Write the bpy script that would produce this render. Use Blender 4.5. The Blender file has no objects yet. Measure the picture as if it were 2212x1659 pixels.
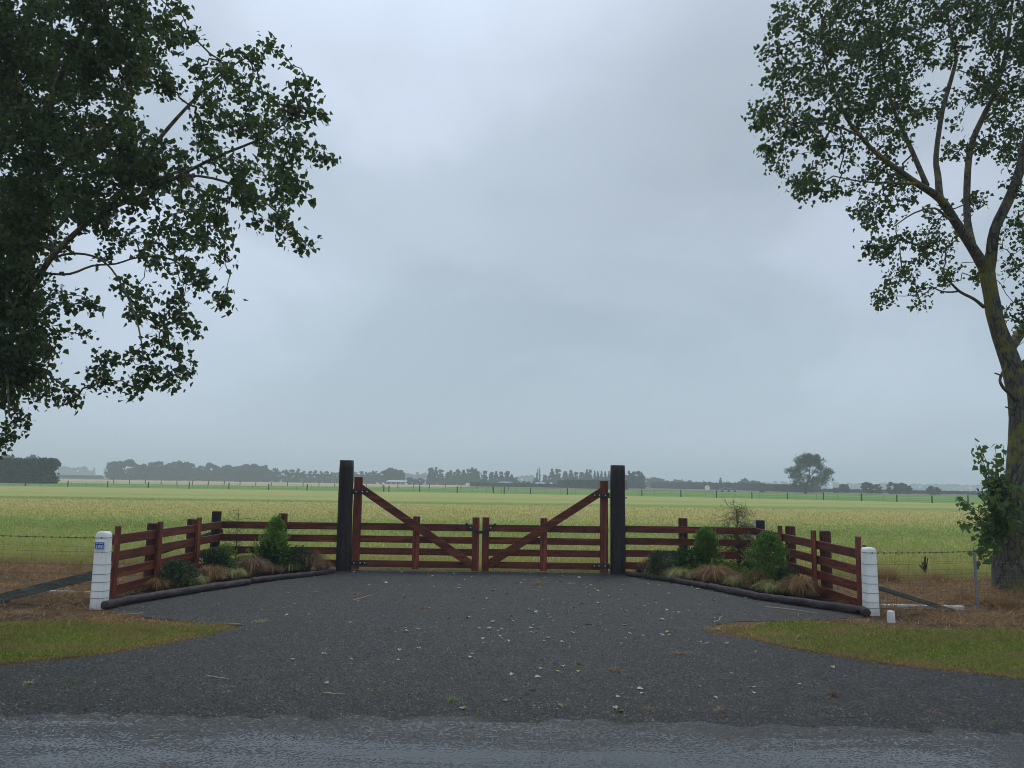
import bpy, math, random
import numpy as np
from mathutils import Vector, Matrix

random.seed(7); RNG = np.random.default_rng(7)
S = bpy.context.scene
COL = S.collection
R = math.radians

# ------------------------------------------------------------------ camera
CAM_H = 1.7
cam_d = bpy.data.cameras.new('camera'); cam = bpy.data.objects.new('camera', cam_d); COL.objects.link(cam)
cam_d.sensor_width = 36; cam_d.lens = 36 * 1646 / 2212
cam_d.clip_start = 0.05; cam_d.clip_end = 9000
CM = Matrix.Rotation(R(97.39), 3, 'X') @ Matrix.Rotation(R(0.9), 3, 'Z')
cam.matrix_world = Matrix.Translation((0, 0, CAM_H)) @ CM.to_4x4()
S.camera = cam
S.view_settings.view_transform = 'Standard'; S.view_settings.look = 'None'
S.view_settings.exposure = 0.0; S.view_settings.gamma = 1.0
S.render.film_transparent = False
try:
    S.cycles.use_denoising = True; S.cycles.filter_width = 1.0
    S.cycles.volume_bounces = 1
    S.cycles.max_bounces = 6; S.cycles.diffuse_bounces = 3; S.cycles.glossy_bounces = 2
    S.cycles.transmission_bounces = 3; S.cycles.transparent_max_bounces = 8
    S.cycles.volume_step_rate = 10; S.cycles.volume_max_steps = 64
except Exception: pass

def ray(px, py):
    return CM @ Vector(((px - 1106) / 1646, -(py - 829.5) / 1646, -1))
def P(px, py, z=0.0):           # point of the photograph (2212 wide) on the level z
    d = ray(px, py); t = (z - CAM_H) / d.z
    return Vector((d.x * t, d.y * t, z))
def Z(px, py, Y):               # point of the photograph at depth Y
    d = ray(px, py); t = Y / d.y
    return Vector((d.x * t, Y, CAM_H + d.z * t))
def c1(x, y): return ((x / 2.212) / 1.8228, (y / 2.212 + 1750) / 1.8228)
def c2(x, y): return ((x / 2.212 + 900) / 1.8228, (y / 2.212 + 1750) / 1.8228)
def c3(x, y): return ((x / 2.212 + 1800) / 1.8228, (y / 2.212 + 1750) / 1.8228)
def c4(x, y): return ((x / 2.212 + 2400) / 1.8228, (y / 2.212 + 1750) / 1.8228)
def c5(x, y): return ((x / 2.074 + 3232) / 1.8228, (y / 2.074 + 1700) / 1.8228)
def ce(x, y): return ((x / 2.458 + 500) / 1.8228, (y / 2.458 + 2020) / 1.8228)
def cf(x, y): return ((x / 2.765 + 2500) / 1.8228, (y / 2.765 + 2000) / 1.8228)
def cg(x, y): return ((x / 1.0972) / 1.8228, (y / 1.0972 + 2300) / 1.8228)
def ch(x, y): return ((x / 1.0972 + 2016) / 1.8228, (y / 1.0972 + 2300) / 1.8228)

# ------------------------------------------------------------------ sky
SUN_EL, SUN_AZ = R(58), R(20)
W = bpy.data.worlds.new('World'); S.world = W; W.use_nodes = True
wn = W.node_tree.nodes; wl = W.node_tree.links; wn.clear()
def N(nt, typ, **kw):
    n = nt.nodes.new(typ)
    for k, v in kw.items():
        if k == 'inp':
            for kk, vv in v.items(): n.inputs[kk].default_value = vv
        else: setattr(n, k, v)
    return n
def ramp(nt, pts, interp='LINEAR'):
    n = nt.nodes.new('ShaderNodeValToRGB'); cr = n.color_ramp; cr.interpolation = interp
    while len(cr.elements) > 1: cr.elements.remove(cr.elements[-1])
    for i, (p, c) in enumerate(pts):
        e = cr.elements[0] if i == 0 else cr.elements.new(p)
        e.position = p; e.color = (*c, 1) if len(c) == 3 else c
    return n
def build_world():
    nt = W.node_tree
    out = N(nt, 'ShaderNodeOutputWorld')
    sky = N(nt, 'ShaderNodeTexSky', sky_type='NISHITA', sun_disc=False, sun_elevation=SUN_EL, sun_rotation=SUN_AZ)
    bg1 = N(nt, 'ShaderNodeBackground', inp={'Strength': 0.1}); wl.new(sky.outputs[0], bg1.inputs[0])
    tc = N(nt, 'ShaderNodeTexCoord')
    sep = N(nt, 'ShaderNodeSeparateXYZ'); wl.new(tc.outputs['Generated'], sep.inputs[0])
    # cloud deck: direction projected on a flat layer
    za = N(nt, 'ShaderNodeMath', operation='MAXIMUM', inp={1: 0.0}); wl.new(sep.outputs['Z'], za.inputs[0])
    zb = N(nt, 'ShaderNodeMath', operation='ADD', inp={1: 0.30}); wl.new(za.outputs[0], zb.inputs[0])
    dx = N(nt, 'ShaderNodeMath', operation='DIVIDE'); wl.new(sep.outputs['X'], dx.inputs[0]); wl.new(zb.outputs[0], dx.inputs[1])
    dy = N(nt, 'ShaderNodeMath', operation='DIVIDE'); wl.new(sep.outputs['Y'], dy.inputs[0]); wl.new(zb.outputs[0], dy.inputs[1])
    cb = N(nt, 'ShaderNodeCombineXYZ'); wl.new(dx.outputs[0], cb.inputs[0]); wl.new(dy.outputs[0], cb.inputs[1])
    n1 = N(nt, 'ShaderNodeTexNoise', inp={'Scale': 1.1, 'Detail': 5.0, 'Roughness': 0.45, 'Distortion': 0.6})
    mp1 = N(nt, 'ShaderNodeMapping'); mp1.inputs['Location'].default_value = (3.1, 1.7, 0); mp1.inputs['Scale'].default_value = (1, 0.8, 1)
    mp1.inputs['Rotation'].default_value = (0, 0, R(25))
    wl.new(cb.outputs[0], mp1.inputs[0]); wl.new(mp1.outputs[0], n1.inputs['Vector'])
    n2 = N(nt, 'ShaderNodeTexNoise', inp={'Scale': 2.6, 'Detail': 6.0, 'Roughness': 0.5, 'Distortion': 0.3})
    wl.new(mp1.outputs[0], n2.inputs['Vector'])
    mixn = N(nt, 'ShaderNodeMix', data_type='FLOAT', inp={0: 0.2}); wl.new(n1.outputs['Fac'], mixn.inputs[2]); wl.new(n2.outputs['Fac'], mixn.inputs[3])
    rp = ramp(nt, [(0.36, (0.40, 0.475, 0.56)), (0.47, (0.475, 0.555, 0.65)), (0.58, (0.58, 0.66, 0.79)), (0.68, (0.68, 0.755, 0.90))], 'EASE')
    wl.new(mixn.outputs[0], rp.inputs[0])
    # towards the horizon the deck melts into even haze
    hz = N(nt, 'ShaderNodeMapRange', inp={'From Min': 0.0, 'From Max': 0.34, 'To Min': 0.9, 'To Max': 0.0}); wl.new(za.outputs[0], hz.inputs[0])
    mh = N(nt, 'ShaderNodeMix', data_type='RGBA'); wl.new(hz.outputs[0], mh.inputs[0]); wl.new(rp.outputs[0], mh.inputs[6])
    mh.inputs[7].default_value = (0.485, 0.60, 0.725, 1)
    # an overcast sky is brighter overhead
    br = N(nt, 'ShaderNodeMapRange', inp={'From Min': 0.5, 'From Max': 1.0, 'To Min': 1.0, 'To Max': ZEN}); wl.new(sep.outputs['Z'], br.inputs[0])
    # thinner cloud up to the left of the gate
    dt = N(nt, 'ShaderNodeVectorMath', operation='DOT_PRODUCT'); wl.new(tc.outputs['Generated'], dt.inputs[0]); dt.inputs[1].default_value = (-.27, .80, .53)
    lf = N(nt, 'ShaderNodeMapRange', interpolation_type='SMOOTHSTEP', inp={'From Min': 0.86, 'From Max': 1.0, 'To Min': 0.97, 'To Max': 1.20}); wl.new(dt.outputs['Value'], lf.inputs[0])
    mm = N(nt, 'ShaderNodeMath', operation='MULTIPLY'); wl.new(br.outputs[0], mm.inputs[0]); wl.new(lf.outputs[0], mm.inputs[1])
    bg2 = N(nt, 'ShaderNodeBackground'); wl.new(mh.outputs[2], bg2.inputs[0]); wl.new(mm.outputs[0], bg2.inputs[1])
    mx = N(nt, 'ShaderNodeMixShader', inp={0: 0.93}); wl.new(bg1.outputs[0], mx.inputs[1]); wl.new(bg2.outputs[0], mx.inputs[2])
    wl.new(mx.outputs[0], out.inputs['Surface'])
ZEN = 2.1
build_world()
sun_d = bpy.data.lights.new('sun', 'SUN'); sun_d.energy = 0.9; sun_d.angle = R(25); sun_d.color = (1, 0.96, 0.9)
sun = bpy.data.objects.new('sun', sun_d); COL.objects.link(sun)
sd = Vector((math.sin(SUN_AZ) * math.cos(SUN_EL), math.cos(SUN_AZ) * math.cos(SUN_EL), math.sin(SUN_EL)))
sun.rotation_euler = sd.to_track_quat('Z', 'Y').to_euler(); sun.location = (0, 0, 40)

# ------------------------------------------------------------------ object helpers
def tag(o, label=None, cat=None, group=None, kind=None):
    if label: o['label'] = label
    if cat: o['category'] = cat
    if group: o['group'] = group
    if kind: o['kind'] = kind
    return o
def empty(name, loc, label, cat, group=None):
    o = bpy.data.objects.new(name, None); COL.objects.link(o); o.location = loc
    o.empty_display_size = 0.2
    return tag(o, label, cat, group)
class MB:
    """collects shapes and links them as one mesh object"""
    def __init__(s): s.v = []; s.f = []; s.n = 0
    def add(s, vs, fs):
        b = s.n; s.v.extend([tuple(x) for x in vs]); s.f.extend([tuple(i + b for i in f) for f in fs]); s.n += len(vs)
    def box(s, c, size, rot=None, taper=1.0, bev=0.0):
        hx, hy, hz = size[0] / 2, size[1] / 2, size[2] / 2
        vs = []
        if bev <= 0:
            for z, k in ((-hz, 1), (hz, taper)):
                for x, y in ((-hx, -hy), (hx, -hy), (hx, hy), (-hx, hy)): vs.append(Vector((x * k, y * k, z)))
            fs = [(3, 2, 1, 0), (4, 5, 6, 7), (0, 1, 5, 4), (1, 2, 6, 5), (2, 3, 7, 6), (3, 0, 4, 7)]
        else:
            b = min(bev, hx * .8, hy * .8, hz * .8)
            def ringp(x, y, z): return [Vector(q) for q in ((-x + b, -y, z), (x - b, -y, z), (x, -y + b, z), (x, y - b, z), (x - b, y, z), (-x + b, y, z), (-x, y - b, z), (-x, -y + b, z))]
            rings = [ringp(hx - b * .5, hy - b * .5, -hz), ringp(hx, hy, -hz + b), ringp(hx * taper, hy * taper, hz - b), ringp(hx * taper - b * .5, hy * taper - b * .5, hz)]
            for r_ in rings: vs += r_
            fs = [tuple(range(7, -1, -1)), tuple(range(24, 32))]
            for k in range(3):
                for i in range(8):
                    j = (i + 1) % 8; fs.append((k * 8 + i, k * 8 + j, k * 8 + 8 + j, k * 8 + 8 + i))
        M_ = rot if rot is not None else Matrix.Identity(3)
        s.add([M_ @ v + Vector(c) for v in vs], fs)
    def bar(s, a, b, w, h, up=(0, 0, 1), bev=0.0, ext=0.0):
        a = Vector(a); b = Vector(b); d = (b - a); L = d.length; d.normalize()
        side = d.cross(Vector(up)).normalized(); u = side.cross(d).normalized()
        M_ = Matrix((d, side, u)).transposed()
        s.box((a + b) / 2, (L + ext, w, h), M_, 1.0, bev)
    def tube(s, pts, rad, seg=8, cap=True, squash=None):
        pts = [Vector(p) for p in pts]; n = len(pts)
        if not hasattr(rad, '__len__'): rad = [rad] * n
        vs = []; prev = None
        for i, p in enumerate(pts):
            t = (pts[min(i + 1, n - 1)] - pts[max(i - 1, 0)])
            if t.length < 1e-9: t = Vector((0, 0, 1))
            t.normalize()
            if prev is None:
                a = Vector((1, 0, 0)) if abs(t.x) < .9 else Vector((0, 1, 0)); u = t.cross(a).normalized()
            else:
                u = (prev - t * prev.dot(t))
                u = u.normalized() if u.length > 1e-6 else t.orthogonal().normalized()
            prev = u; w = t.cross(u)
            for k in range(seg):
                an = 2 * math.pi * k / seg
                vs.append(p + (u * math.cos(an) + w * math.sin(an)) * rad[i])
        fs = []
        for i in range(n - 1):
            for k in range(seg):
                l = (k + 1) % seg; fs.append((i * seg + k, i * seg + l, (i + 1) * seg + l, (i + 1) * seg + k))
        if cap: fs.append(tuple(range(seg - 1, -1, -1))); fs.append(tuple(range((n - 1) * seg, n * seg)))
        s.add(vs, fs)
    def build(s, name, mat, parent=None, smooth=False):
        me = bpy.data.meshes.new(name); me.from_pydata([tuple(v) for v in s.v], [], s.f); me.update()
        if smooth: me.polygons.foreach_set('use_smooth', [True] * len(me.polygons))
        return link(name, me, mat, parent)
def link(name, me, mat, parent=None):
    if mat is not None: me.materials.append(mat)
    o = bpy.data.objects.new(name, me); COL.objects.link(o)
    if parent is not None:
        o.parent = parent
        q = parent; off = Vector((0, 0, 0))
        while q is not None: off += q.location; q = q.parent
        if off.length > 0: me.transform(Matrix.Translation(-off))
    return o
def np_mesh(name, verts, nper, faces_per, nfv=3):
    """verts (N*nper,3); faces_per list of index tuples (all nfv long) inside one element"""
    n = len(verts) // nper
    fp = np.array(faces_per, dtype=np.int64); k = len(fp)
    idx = (np.arange(n)[:, None, None] * nper + fp[None]).reshape(-1)
    me = bpy.data.meshes.new(name)
    me.vertices.add(len(verts)); me.vertices.foreach_set('co', np.ascontiguousarray(verts, dtype=np.float32).reshape(-1))
    me.loops.add(len(idx)); me.loops.foreach_set('vertex_index', idx.astype(np.int32))
    me.polygons.add(n * k); me.polygons.foreach_set('loop_start', (np.arange(n * k) * nfv).astype(np.int32))
    try: me.polygons.foreach_set('loop_total', np.full(n * k, nfv, dtype=np.int32))
    except Exception: pass
    me.update(calc_edges=True); return me
def copy_tree(o, parent=None):
    c = o.copy(); COL.objects.link(c); c.parent = parent
    for ch_ in o.children: copy_tree(ch_, c)
    return c

# ------------------------------------------------------------------ materials
def new_mat(name):
    m = bpy.data.materials.new(name); m.use_nodes = True; nt = m.node_tree; nt.nodes.clear()
    out = N(nt, 'ShaderNodeOutputMaterial'); return m, nt, out
def noise(nt, vec, scale, detail=4, rough=.55, dist=0.0):
    n = N(nt, 'ShaderNodeTexNoise', inp={'Scale': scale, 'Detail': detail, 'Roughness': rough, 'Distortion': dist})
    if vec is not None: nt.links.new(vec, n.inputs['Vector'])
    return n.outputs['Fac']
def mapping(nt, vec, scale=(1, 1, 1), loc=(0, 0, 0), rot=(0, 0, 0)):
    n = N(nt, 'ShaderNodeMapping'); n.inputs['Scale'].default_value = scale; n.inputs['Location'].default_value = loc; n.inputs['Rotation'].default_value = rot
    nt.links.new(vec, n.inputs[0]); return n.outputs[0]
def mixc(nt, fac, a, b, mode='MIX'):
    n = N(nt, 'ShaderNodeMix', data_type='RGBA', blend_type=mode)
    for i, x in ((0, fac), (6, a), (7, b)):
        if isinstance(x, (int, float)): n.inputs[i].default_value = x
        elif isinstance(x, tuple): n.inputs[i].default_value = (*x, 1) if len(x) == 3 else x
        else: nt.links.new(x, n.inputs[i])
    return n.outputs[2]
def rmp(nt, fac, pts, interp='LINEAR'):
    r_ = ramp(nt, pts, interp); nt.links.new(fac, r_.inputs[0]); return r_.outputs[0]
def g(v): return (v, v, v)
def bump(nt, h, strength=.5, dist=.01):
    n = N(nt, 'ShaderNodeBump', inp={'Strength': strength, 'Distance': dist}); nt.links.new(h, n.inputs['Height']); return n.outputs[0]
def principled(nt, out, col, rough=.7, nrm=None, spec=.5, metal=0.0):
    b = N(nt, 'ShaderNodeBsdfPrincipled', inp={'Metallic': metal})
    try: b.inputs['Specular IOR Level'].default_value = spec
    except Exception: pass
    for key, x in (('Base Color', col), ('Roughness', rough)):
        if isinstance(x, (int, float)): b.inputs[key].default_value = x
        elif isinstance(x, tuple): b.inputs[key].default_value = (*x, 1)
        else: nt.links.new(x, b.inputs[key])
    if nrm is not None: nt.links.new(nrm, b.inputs['Normal'])
    nt.links.new(b.outputs[0], out.inputs['Surface']); return b
def objco(nt): return N(nt, 'ShaderNodeTexCoord').outputs['Object']
def worldpos(nt): return N(nt, 'ShaderNodeNewGeometry').outputs['Position']
def island(nt): return N(nt, 'ShaderNodeNewGeometry').outputs['Random Per Island']

def wood_mat(name, c_dark, c_mid, c_light, axis='X', rough=.62):
    m, nt, out = new_mat(name); co = objco(nt)
    sc = {'X': (1.5, 28, 28), 'Z': (28, 28, 1.5), 'Y': (28, 1.5, 28)}[axis]
    grain = noise(nt, mapping(nt, co, sc), 2.2, 6, .6, .6)
    blot = noise(nt, mapping(nt, co, (2.2, 2.2, 2.2)), 1.6, 4, .6)
    knot = N(nt, 'ShaderNodeTexVoronoi', inp={'Scale': 2.4}); nt.links.new(mapping(nt, co, {'X': (.7, 3, 3), 'Z': (3, 3, .7), 'Y': (3, .7, 3)}[axis]), knot.inputs['Vector'])
    c = rmp(nt, grain, [(.3, c_dark), (.52, c_mid), (.72, c_light)])
    c = mixc(nt, rmp(nt, blot, [(.38, g(0)), (.66, g(.7))]), c, c_dark)
    c = mixc(nt, rmp(nt, noise(nt, mapping(nt, co, tuple(q * .35 for q in sc)), 1.3, 5, .65, .3), [(.5, g(0)), (.72, g(.6))]), c, tuple(min(1, q * 1.9) for q in c_light))
    c = mixc(nt, rmp(nt, knot.outputs['Distance'], [(.05, g(.8)), (.13, g(0))]), c, tuple(x * .35 for x in c_dark))
    principled(nt, out, c, rough, bump(nt, grain, .35, .004), .35); return m
M = {}
RED = ((.050, .011, .007), (.118, .026, .013), (.19, .050, .022))
for ax in 'XYZ': M['red' + ax] = wood_mat('stained_timber_' + ax.lower(), *[tuple(q * (1.35 if ax == 'Z' else 1.08) for q in c_) for c_ in RED], axis=ax)  # same stain; upright boards get a lighter colour for the light they catch
M['redpost'] = wood_mat('stained_post', (.038, .012, .009), (.075, .022, .015), (.12, .04, .025), 'Z')
M['blackpost'] = wood_mat('black_post', (.010, .009, .011), (.021, .017, .019), (.040, .030, .028), 'Z', .7)
M['log'] = wood_mat('edging_log', (.020, .016, .018), (.045, .034, .036), (.085, .062, .058), 'Y', .75)
M['greyboard'] = wood_mat('weathered_board', (.055, .062, .052), (.095, .103, .088), (.15, .155, .135), 'X', .8)
def plain(name, col, rough=.6, var=.25, scale=8, metal=0.0, spec=.5, bs=.15):
    m, nt, out = new_mat(name); co = objco(nt)
    n = noise(nt, co, scale, 5, .6)
    c = mixc(nt, n, tuple(x * (1 - var) for x in col), tuple(min(1, x * (1 + var)) for x in col))
    principled(nt, out, c, rough, bump(nt, n, bs, .005), spec, metal); return m
def white_mat():
    m, nt, out = new_mat('white_paint'); co = objco(nt)
    n = noise(nt, co, 5, 6, .65); s = noise(nt, mapping(nt, co, (30, 30, 3)), 1.5, 4, .6)
    sep = N(nt, 'ShaderNodeSeparateXYZ'); nt.links.new(co, sep.inputs[0])
    dirt = N(nt, 'ShaderNodeMapRange', inp={'From Min': 0.0, 'From Max': 0.22, 'To Min': 0.75, 'To Max': 0.0}); nt.links.new(sep.outputs['Z'], dirt.inputs[0])
    dm = N(nt, 'ShaderNodeMath', operation='MULTIPLY'); nt.links.new(dirt.outputs[0], dm.inputs[0]); nt.links.new(n, dm.inputs[1])
    c = mixc(nt, rmp(nt, n, [(.35, g(0)), (.75, g(.5))]), (.88, .88, .86), (.74, .75, .72))
    c = mixc(nt, rmp(nt, s, [(.55, g(0)), (.75, g(.35))]), c, (.5, .5, .45))
    c = mixc(nt, dm.outputs[0], c, (.20, .17, .12))
    principled(nt, out, c, .55, bump(nt, n, .25, .004), .4); return m
M['white'] = white_mat()
M['iron'] = plain('black_iron', (.012, .013, .018), .5, .3, 30)
M['bolt'] = plain('bolt_zinc', (.55, .56, .58), .35, .2, 40, .8)
M['wire'] = plain('fence_wire', (.10, .10, .10), .5, .3, 20, .6)
M['barb'] = plain('barbed_wire', (.03, .026, .024), .7, .3, 20, .3)
M['steel'] = plain('steel_standard', (.22, .24, .26), .5, .2, 20, .5)
M['blue'] = plain('sign_blue', (.010, .025, .30), .4, .1, 10, 0, .4, 0)
M['signwhite'] = plain('sign_white', (.62, .68, .74), .45, .05, 10, 0, .4, 0)
M['farpost'] = plain('far_post', (.045, .04, .035), .8)

def leaf_mat(name, c1_, c2_, tr, trf=.35, c3_=None, rough=.5, pos_var=0.0, spec=.35):
    m, nt, out = new_mat(name)
    r_ = island(nt)
    pts = [(0.0, c1_), (.8, c2_)] + ([(.93, c2_), (1.0, c3_)] if c3_ else [])
    c = rmp(nt, r_, pts)
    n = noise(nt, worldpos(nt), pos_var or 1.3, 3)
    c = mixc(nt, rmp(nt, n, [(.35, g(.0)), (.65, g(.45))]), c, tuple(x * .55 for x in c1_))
    b = N(nt, 'ShaderNodeBsdfPrincipled'); nt.links.new(c, b.inputs['Base Color']); b.inputs['Roughness'].default_value = rough
    b.inputs['Specular IOR Level'].default_value = spec
    t = N(nt, 'ShaderNodeBsdfTranslucent'); t.inputs[0].default_value = (*tr, 1)
    mx = N(nt, 'ShaderNodeMixShader', inp={0: trf}); nt.links.new(b.outputs[0], mx.inputs[1]); nt.links.new(t.outputs[0], mx.inputs[2])
    nt.links.new(mx.outputs[0], out.inputs['Surface']); return m
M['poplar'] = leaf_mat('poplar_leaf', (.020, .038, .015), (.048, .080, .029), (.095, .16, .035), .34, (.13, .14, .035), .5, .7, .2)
M['sucker'] = leaf_mat('sucker_leaf', (.045, .090, .026), (.085, .155, .045), (.14, .26, .05), .35, (.16, .10, .04))
M['dark'] = leaf_mat('dark_shrub_leaf', (.018, .045, .016), (.045, .092, .034), (.04, .09, .025), .2)
M['greydark'] = leaf_mat('greygreen_shrub_leaf', (.032, .062, .030), (.070, .115, .056), (.05, .10, .035), .2)
M['bright'] = leaf_mat('bright_shrub_leaf', (.075, .15, .025), (.17, .29, .055), (.22, .40, .05), .38)
M['mid'] = leaf_mat('mid_shrub_leaf', (.050, .11, .020), (.11, .21, .042), (.14, .28, .04), .35)
M['lime'] = leaf_mat('lime_shrub_leaf', (.10, .16, .025), (.19, .27, .05), (.2, .3, .04), .35)
M['tussock'] = leaf_mat('bronze_tussock', (.13, .074, .040), (.34, .215, .125), (.33, .19, .1), .3, (.50, .38, .25), .6, 3)
M['paletussock'] = leaf_mat('pale_tussock', (.24, .25, .085), (.50, .49, .20), (.45, .45, .15), .35, (.68, .64, .36), .6, 3)
M['rusttussock'] = leaf_mat('rust_tussock', (.16, .092, .034), (.40, .25, .115), (.36, .21, .08), .3, (.56, .42, .22), .6, 3)
M['weedrust'] = leaf_mat('weed_rust', (.09, .045, .022), (.20, .11, .055), (.15, .08, .04), .25)
M['wispy'] = leaf_mat('wispy_shrub_leaf', (.040, .052, .024), (.090, .105, .050), (.08, .10, .03), .25)
M['straw'] = leaf_mat('dry_straw', (.15, .085, .034), (.46, .28, .12), (.4, .24, .09), .3, (.66, .50, .26), .7, 2)
M['lawn'] = leaf_mat('lawn_blade', (.14, .19, .025), (.33, .32, .07), (.3, .34, .05), .4, (.50, .38, .14), .6, 1.2)
M['far1'] = leaf_mat('far_broadleaf', (.028, .044, .022), (.055, .080, .038), (.03, .05, .02), .12, None, .7, .08)
M['far2'] = leaf_mat('far_conifer', (.016, .026, .017), (.028, .040, .024), (.01, .02, .01), .05, None, .8, .08)
M['far3'] = leaf_mat('far_eucalypt', (.038, .050, .034), (.062, .076, .050), (.03, .05, .02), .1, (.10, .10, .06), .7, .08)
M['hedge'] = leaf_mat('hedge_leaf', (.009, .018, .009), (.022, .036, .017), (.02, .04, .01), .08, None, .75, .15)
M['lonetree'] = leaf_mat('lone_tree_leaf', (.018, .032, .014), (.038, .056, .025), (.03, .05, .02), .12, None, .7, .15)
M['fartrunk'] = plain('far_trunk', (.035, .03, .026), .9, .3, 1)
def lawn_mat():
    m, nt, out = new_mat('lawn_blade_patchy'); co = worldpos(nt)
    c = rmp(nt, island(nt), [(0, (.085, .135, .018)), (.5, (.20, .26, .045)), (.85, (.34, .36, .09)), (1, (.50, .40, .17))])
    n = noise(nt, mapping(nt, co, (.6, 1.5, 1)), 1.5, 5, .65); n2 = noise(nt, co, 7, 4, .6)
    c = mixc(nt, rmp(nt, n, [(.46, g(0)), (.60, g(.75))]), c, (.30, .235, .10)); c = mixc(nt, rmp(nt, n2, [(.55, g(0)), (.7, g(.6))]), c, (.07, .13, .02))
    b = N(nt, 'ShaderNodeBsdfDiffuse'); nt.links.new(c, b.inputs[0]); t = N(nt, 'ShaderNodeBsdfTranslucent'); nt.links.new(c, t.inputs[0])
    mx = N(nt, 'ShaderNodeMixShader', inp={0: .4}); nt.links.new(b.outputs[0], mx.inputs[1]); nt.links.new(t.outputs[0], mx.inputs[2]); nt.links.new(mx.outputs[0], out.inputs[0]); return m
M['lawn'] = lawn_mat()
def bark_mat():
    m, nt, out = new_mat('poplar_bark'); co = worldpos(nt)
    n = noise(nt, mapping(nt, co, (14, 14, 4)), 1.6, 6, .65, .8); n2 = noise(nt, co, 3.0, 5, .6); fine = noise(nt, co, 45, 4, .6)
    v = N(nt, 'ShaderNodeTexVoronoi', feature='DISTANCE_TO_EDGE', inp={'Scale': 3.0}); nt.links.new(mapping(nt, co, (5, 5, 1.2)), v.inputs['Vector'])
    c = rmp(nt, n, [(.3, (.045, .043, .034)), (.55, (.105, .100, .078)), (.75, (.20, .19, .155))])
    c = mixc(nt, rmp(nt, v.outputs['Distance'], [(.0, g(.8)), (.12, g(0))]), c, (.018, .016, .014))
    mossm = N(nt, 'ShaderNodeMath', operation='MULTIPLY'); nt.links.new(rmp(nt, n2, [(.50, g(0)), (.60, g(1))]), mossm.inputs[0]); nt.links.new(rmp(nt, fine, [(.35, g(.2)), (.55, g(1))]), mossm.inputs[1])
    c = mixc(nt, mossm.outputs[0], c, (.16, .155, .028))
    h = mixc(nt, .5, n, v.outputs['Distance'])
    principled(nt, out, c, .85, bump(nt, h, .9, .03), .25); return m
M['bark'] = bark_mat()
M['twig'] = plain('twig_bark', (.055, .045, .036), .8, .35, 6)
M['deadtwig'] = plain('dead_twig', (.12, .075, .06), .8, .35, 6)

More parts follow.
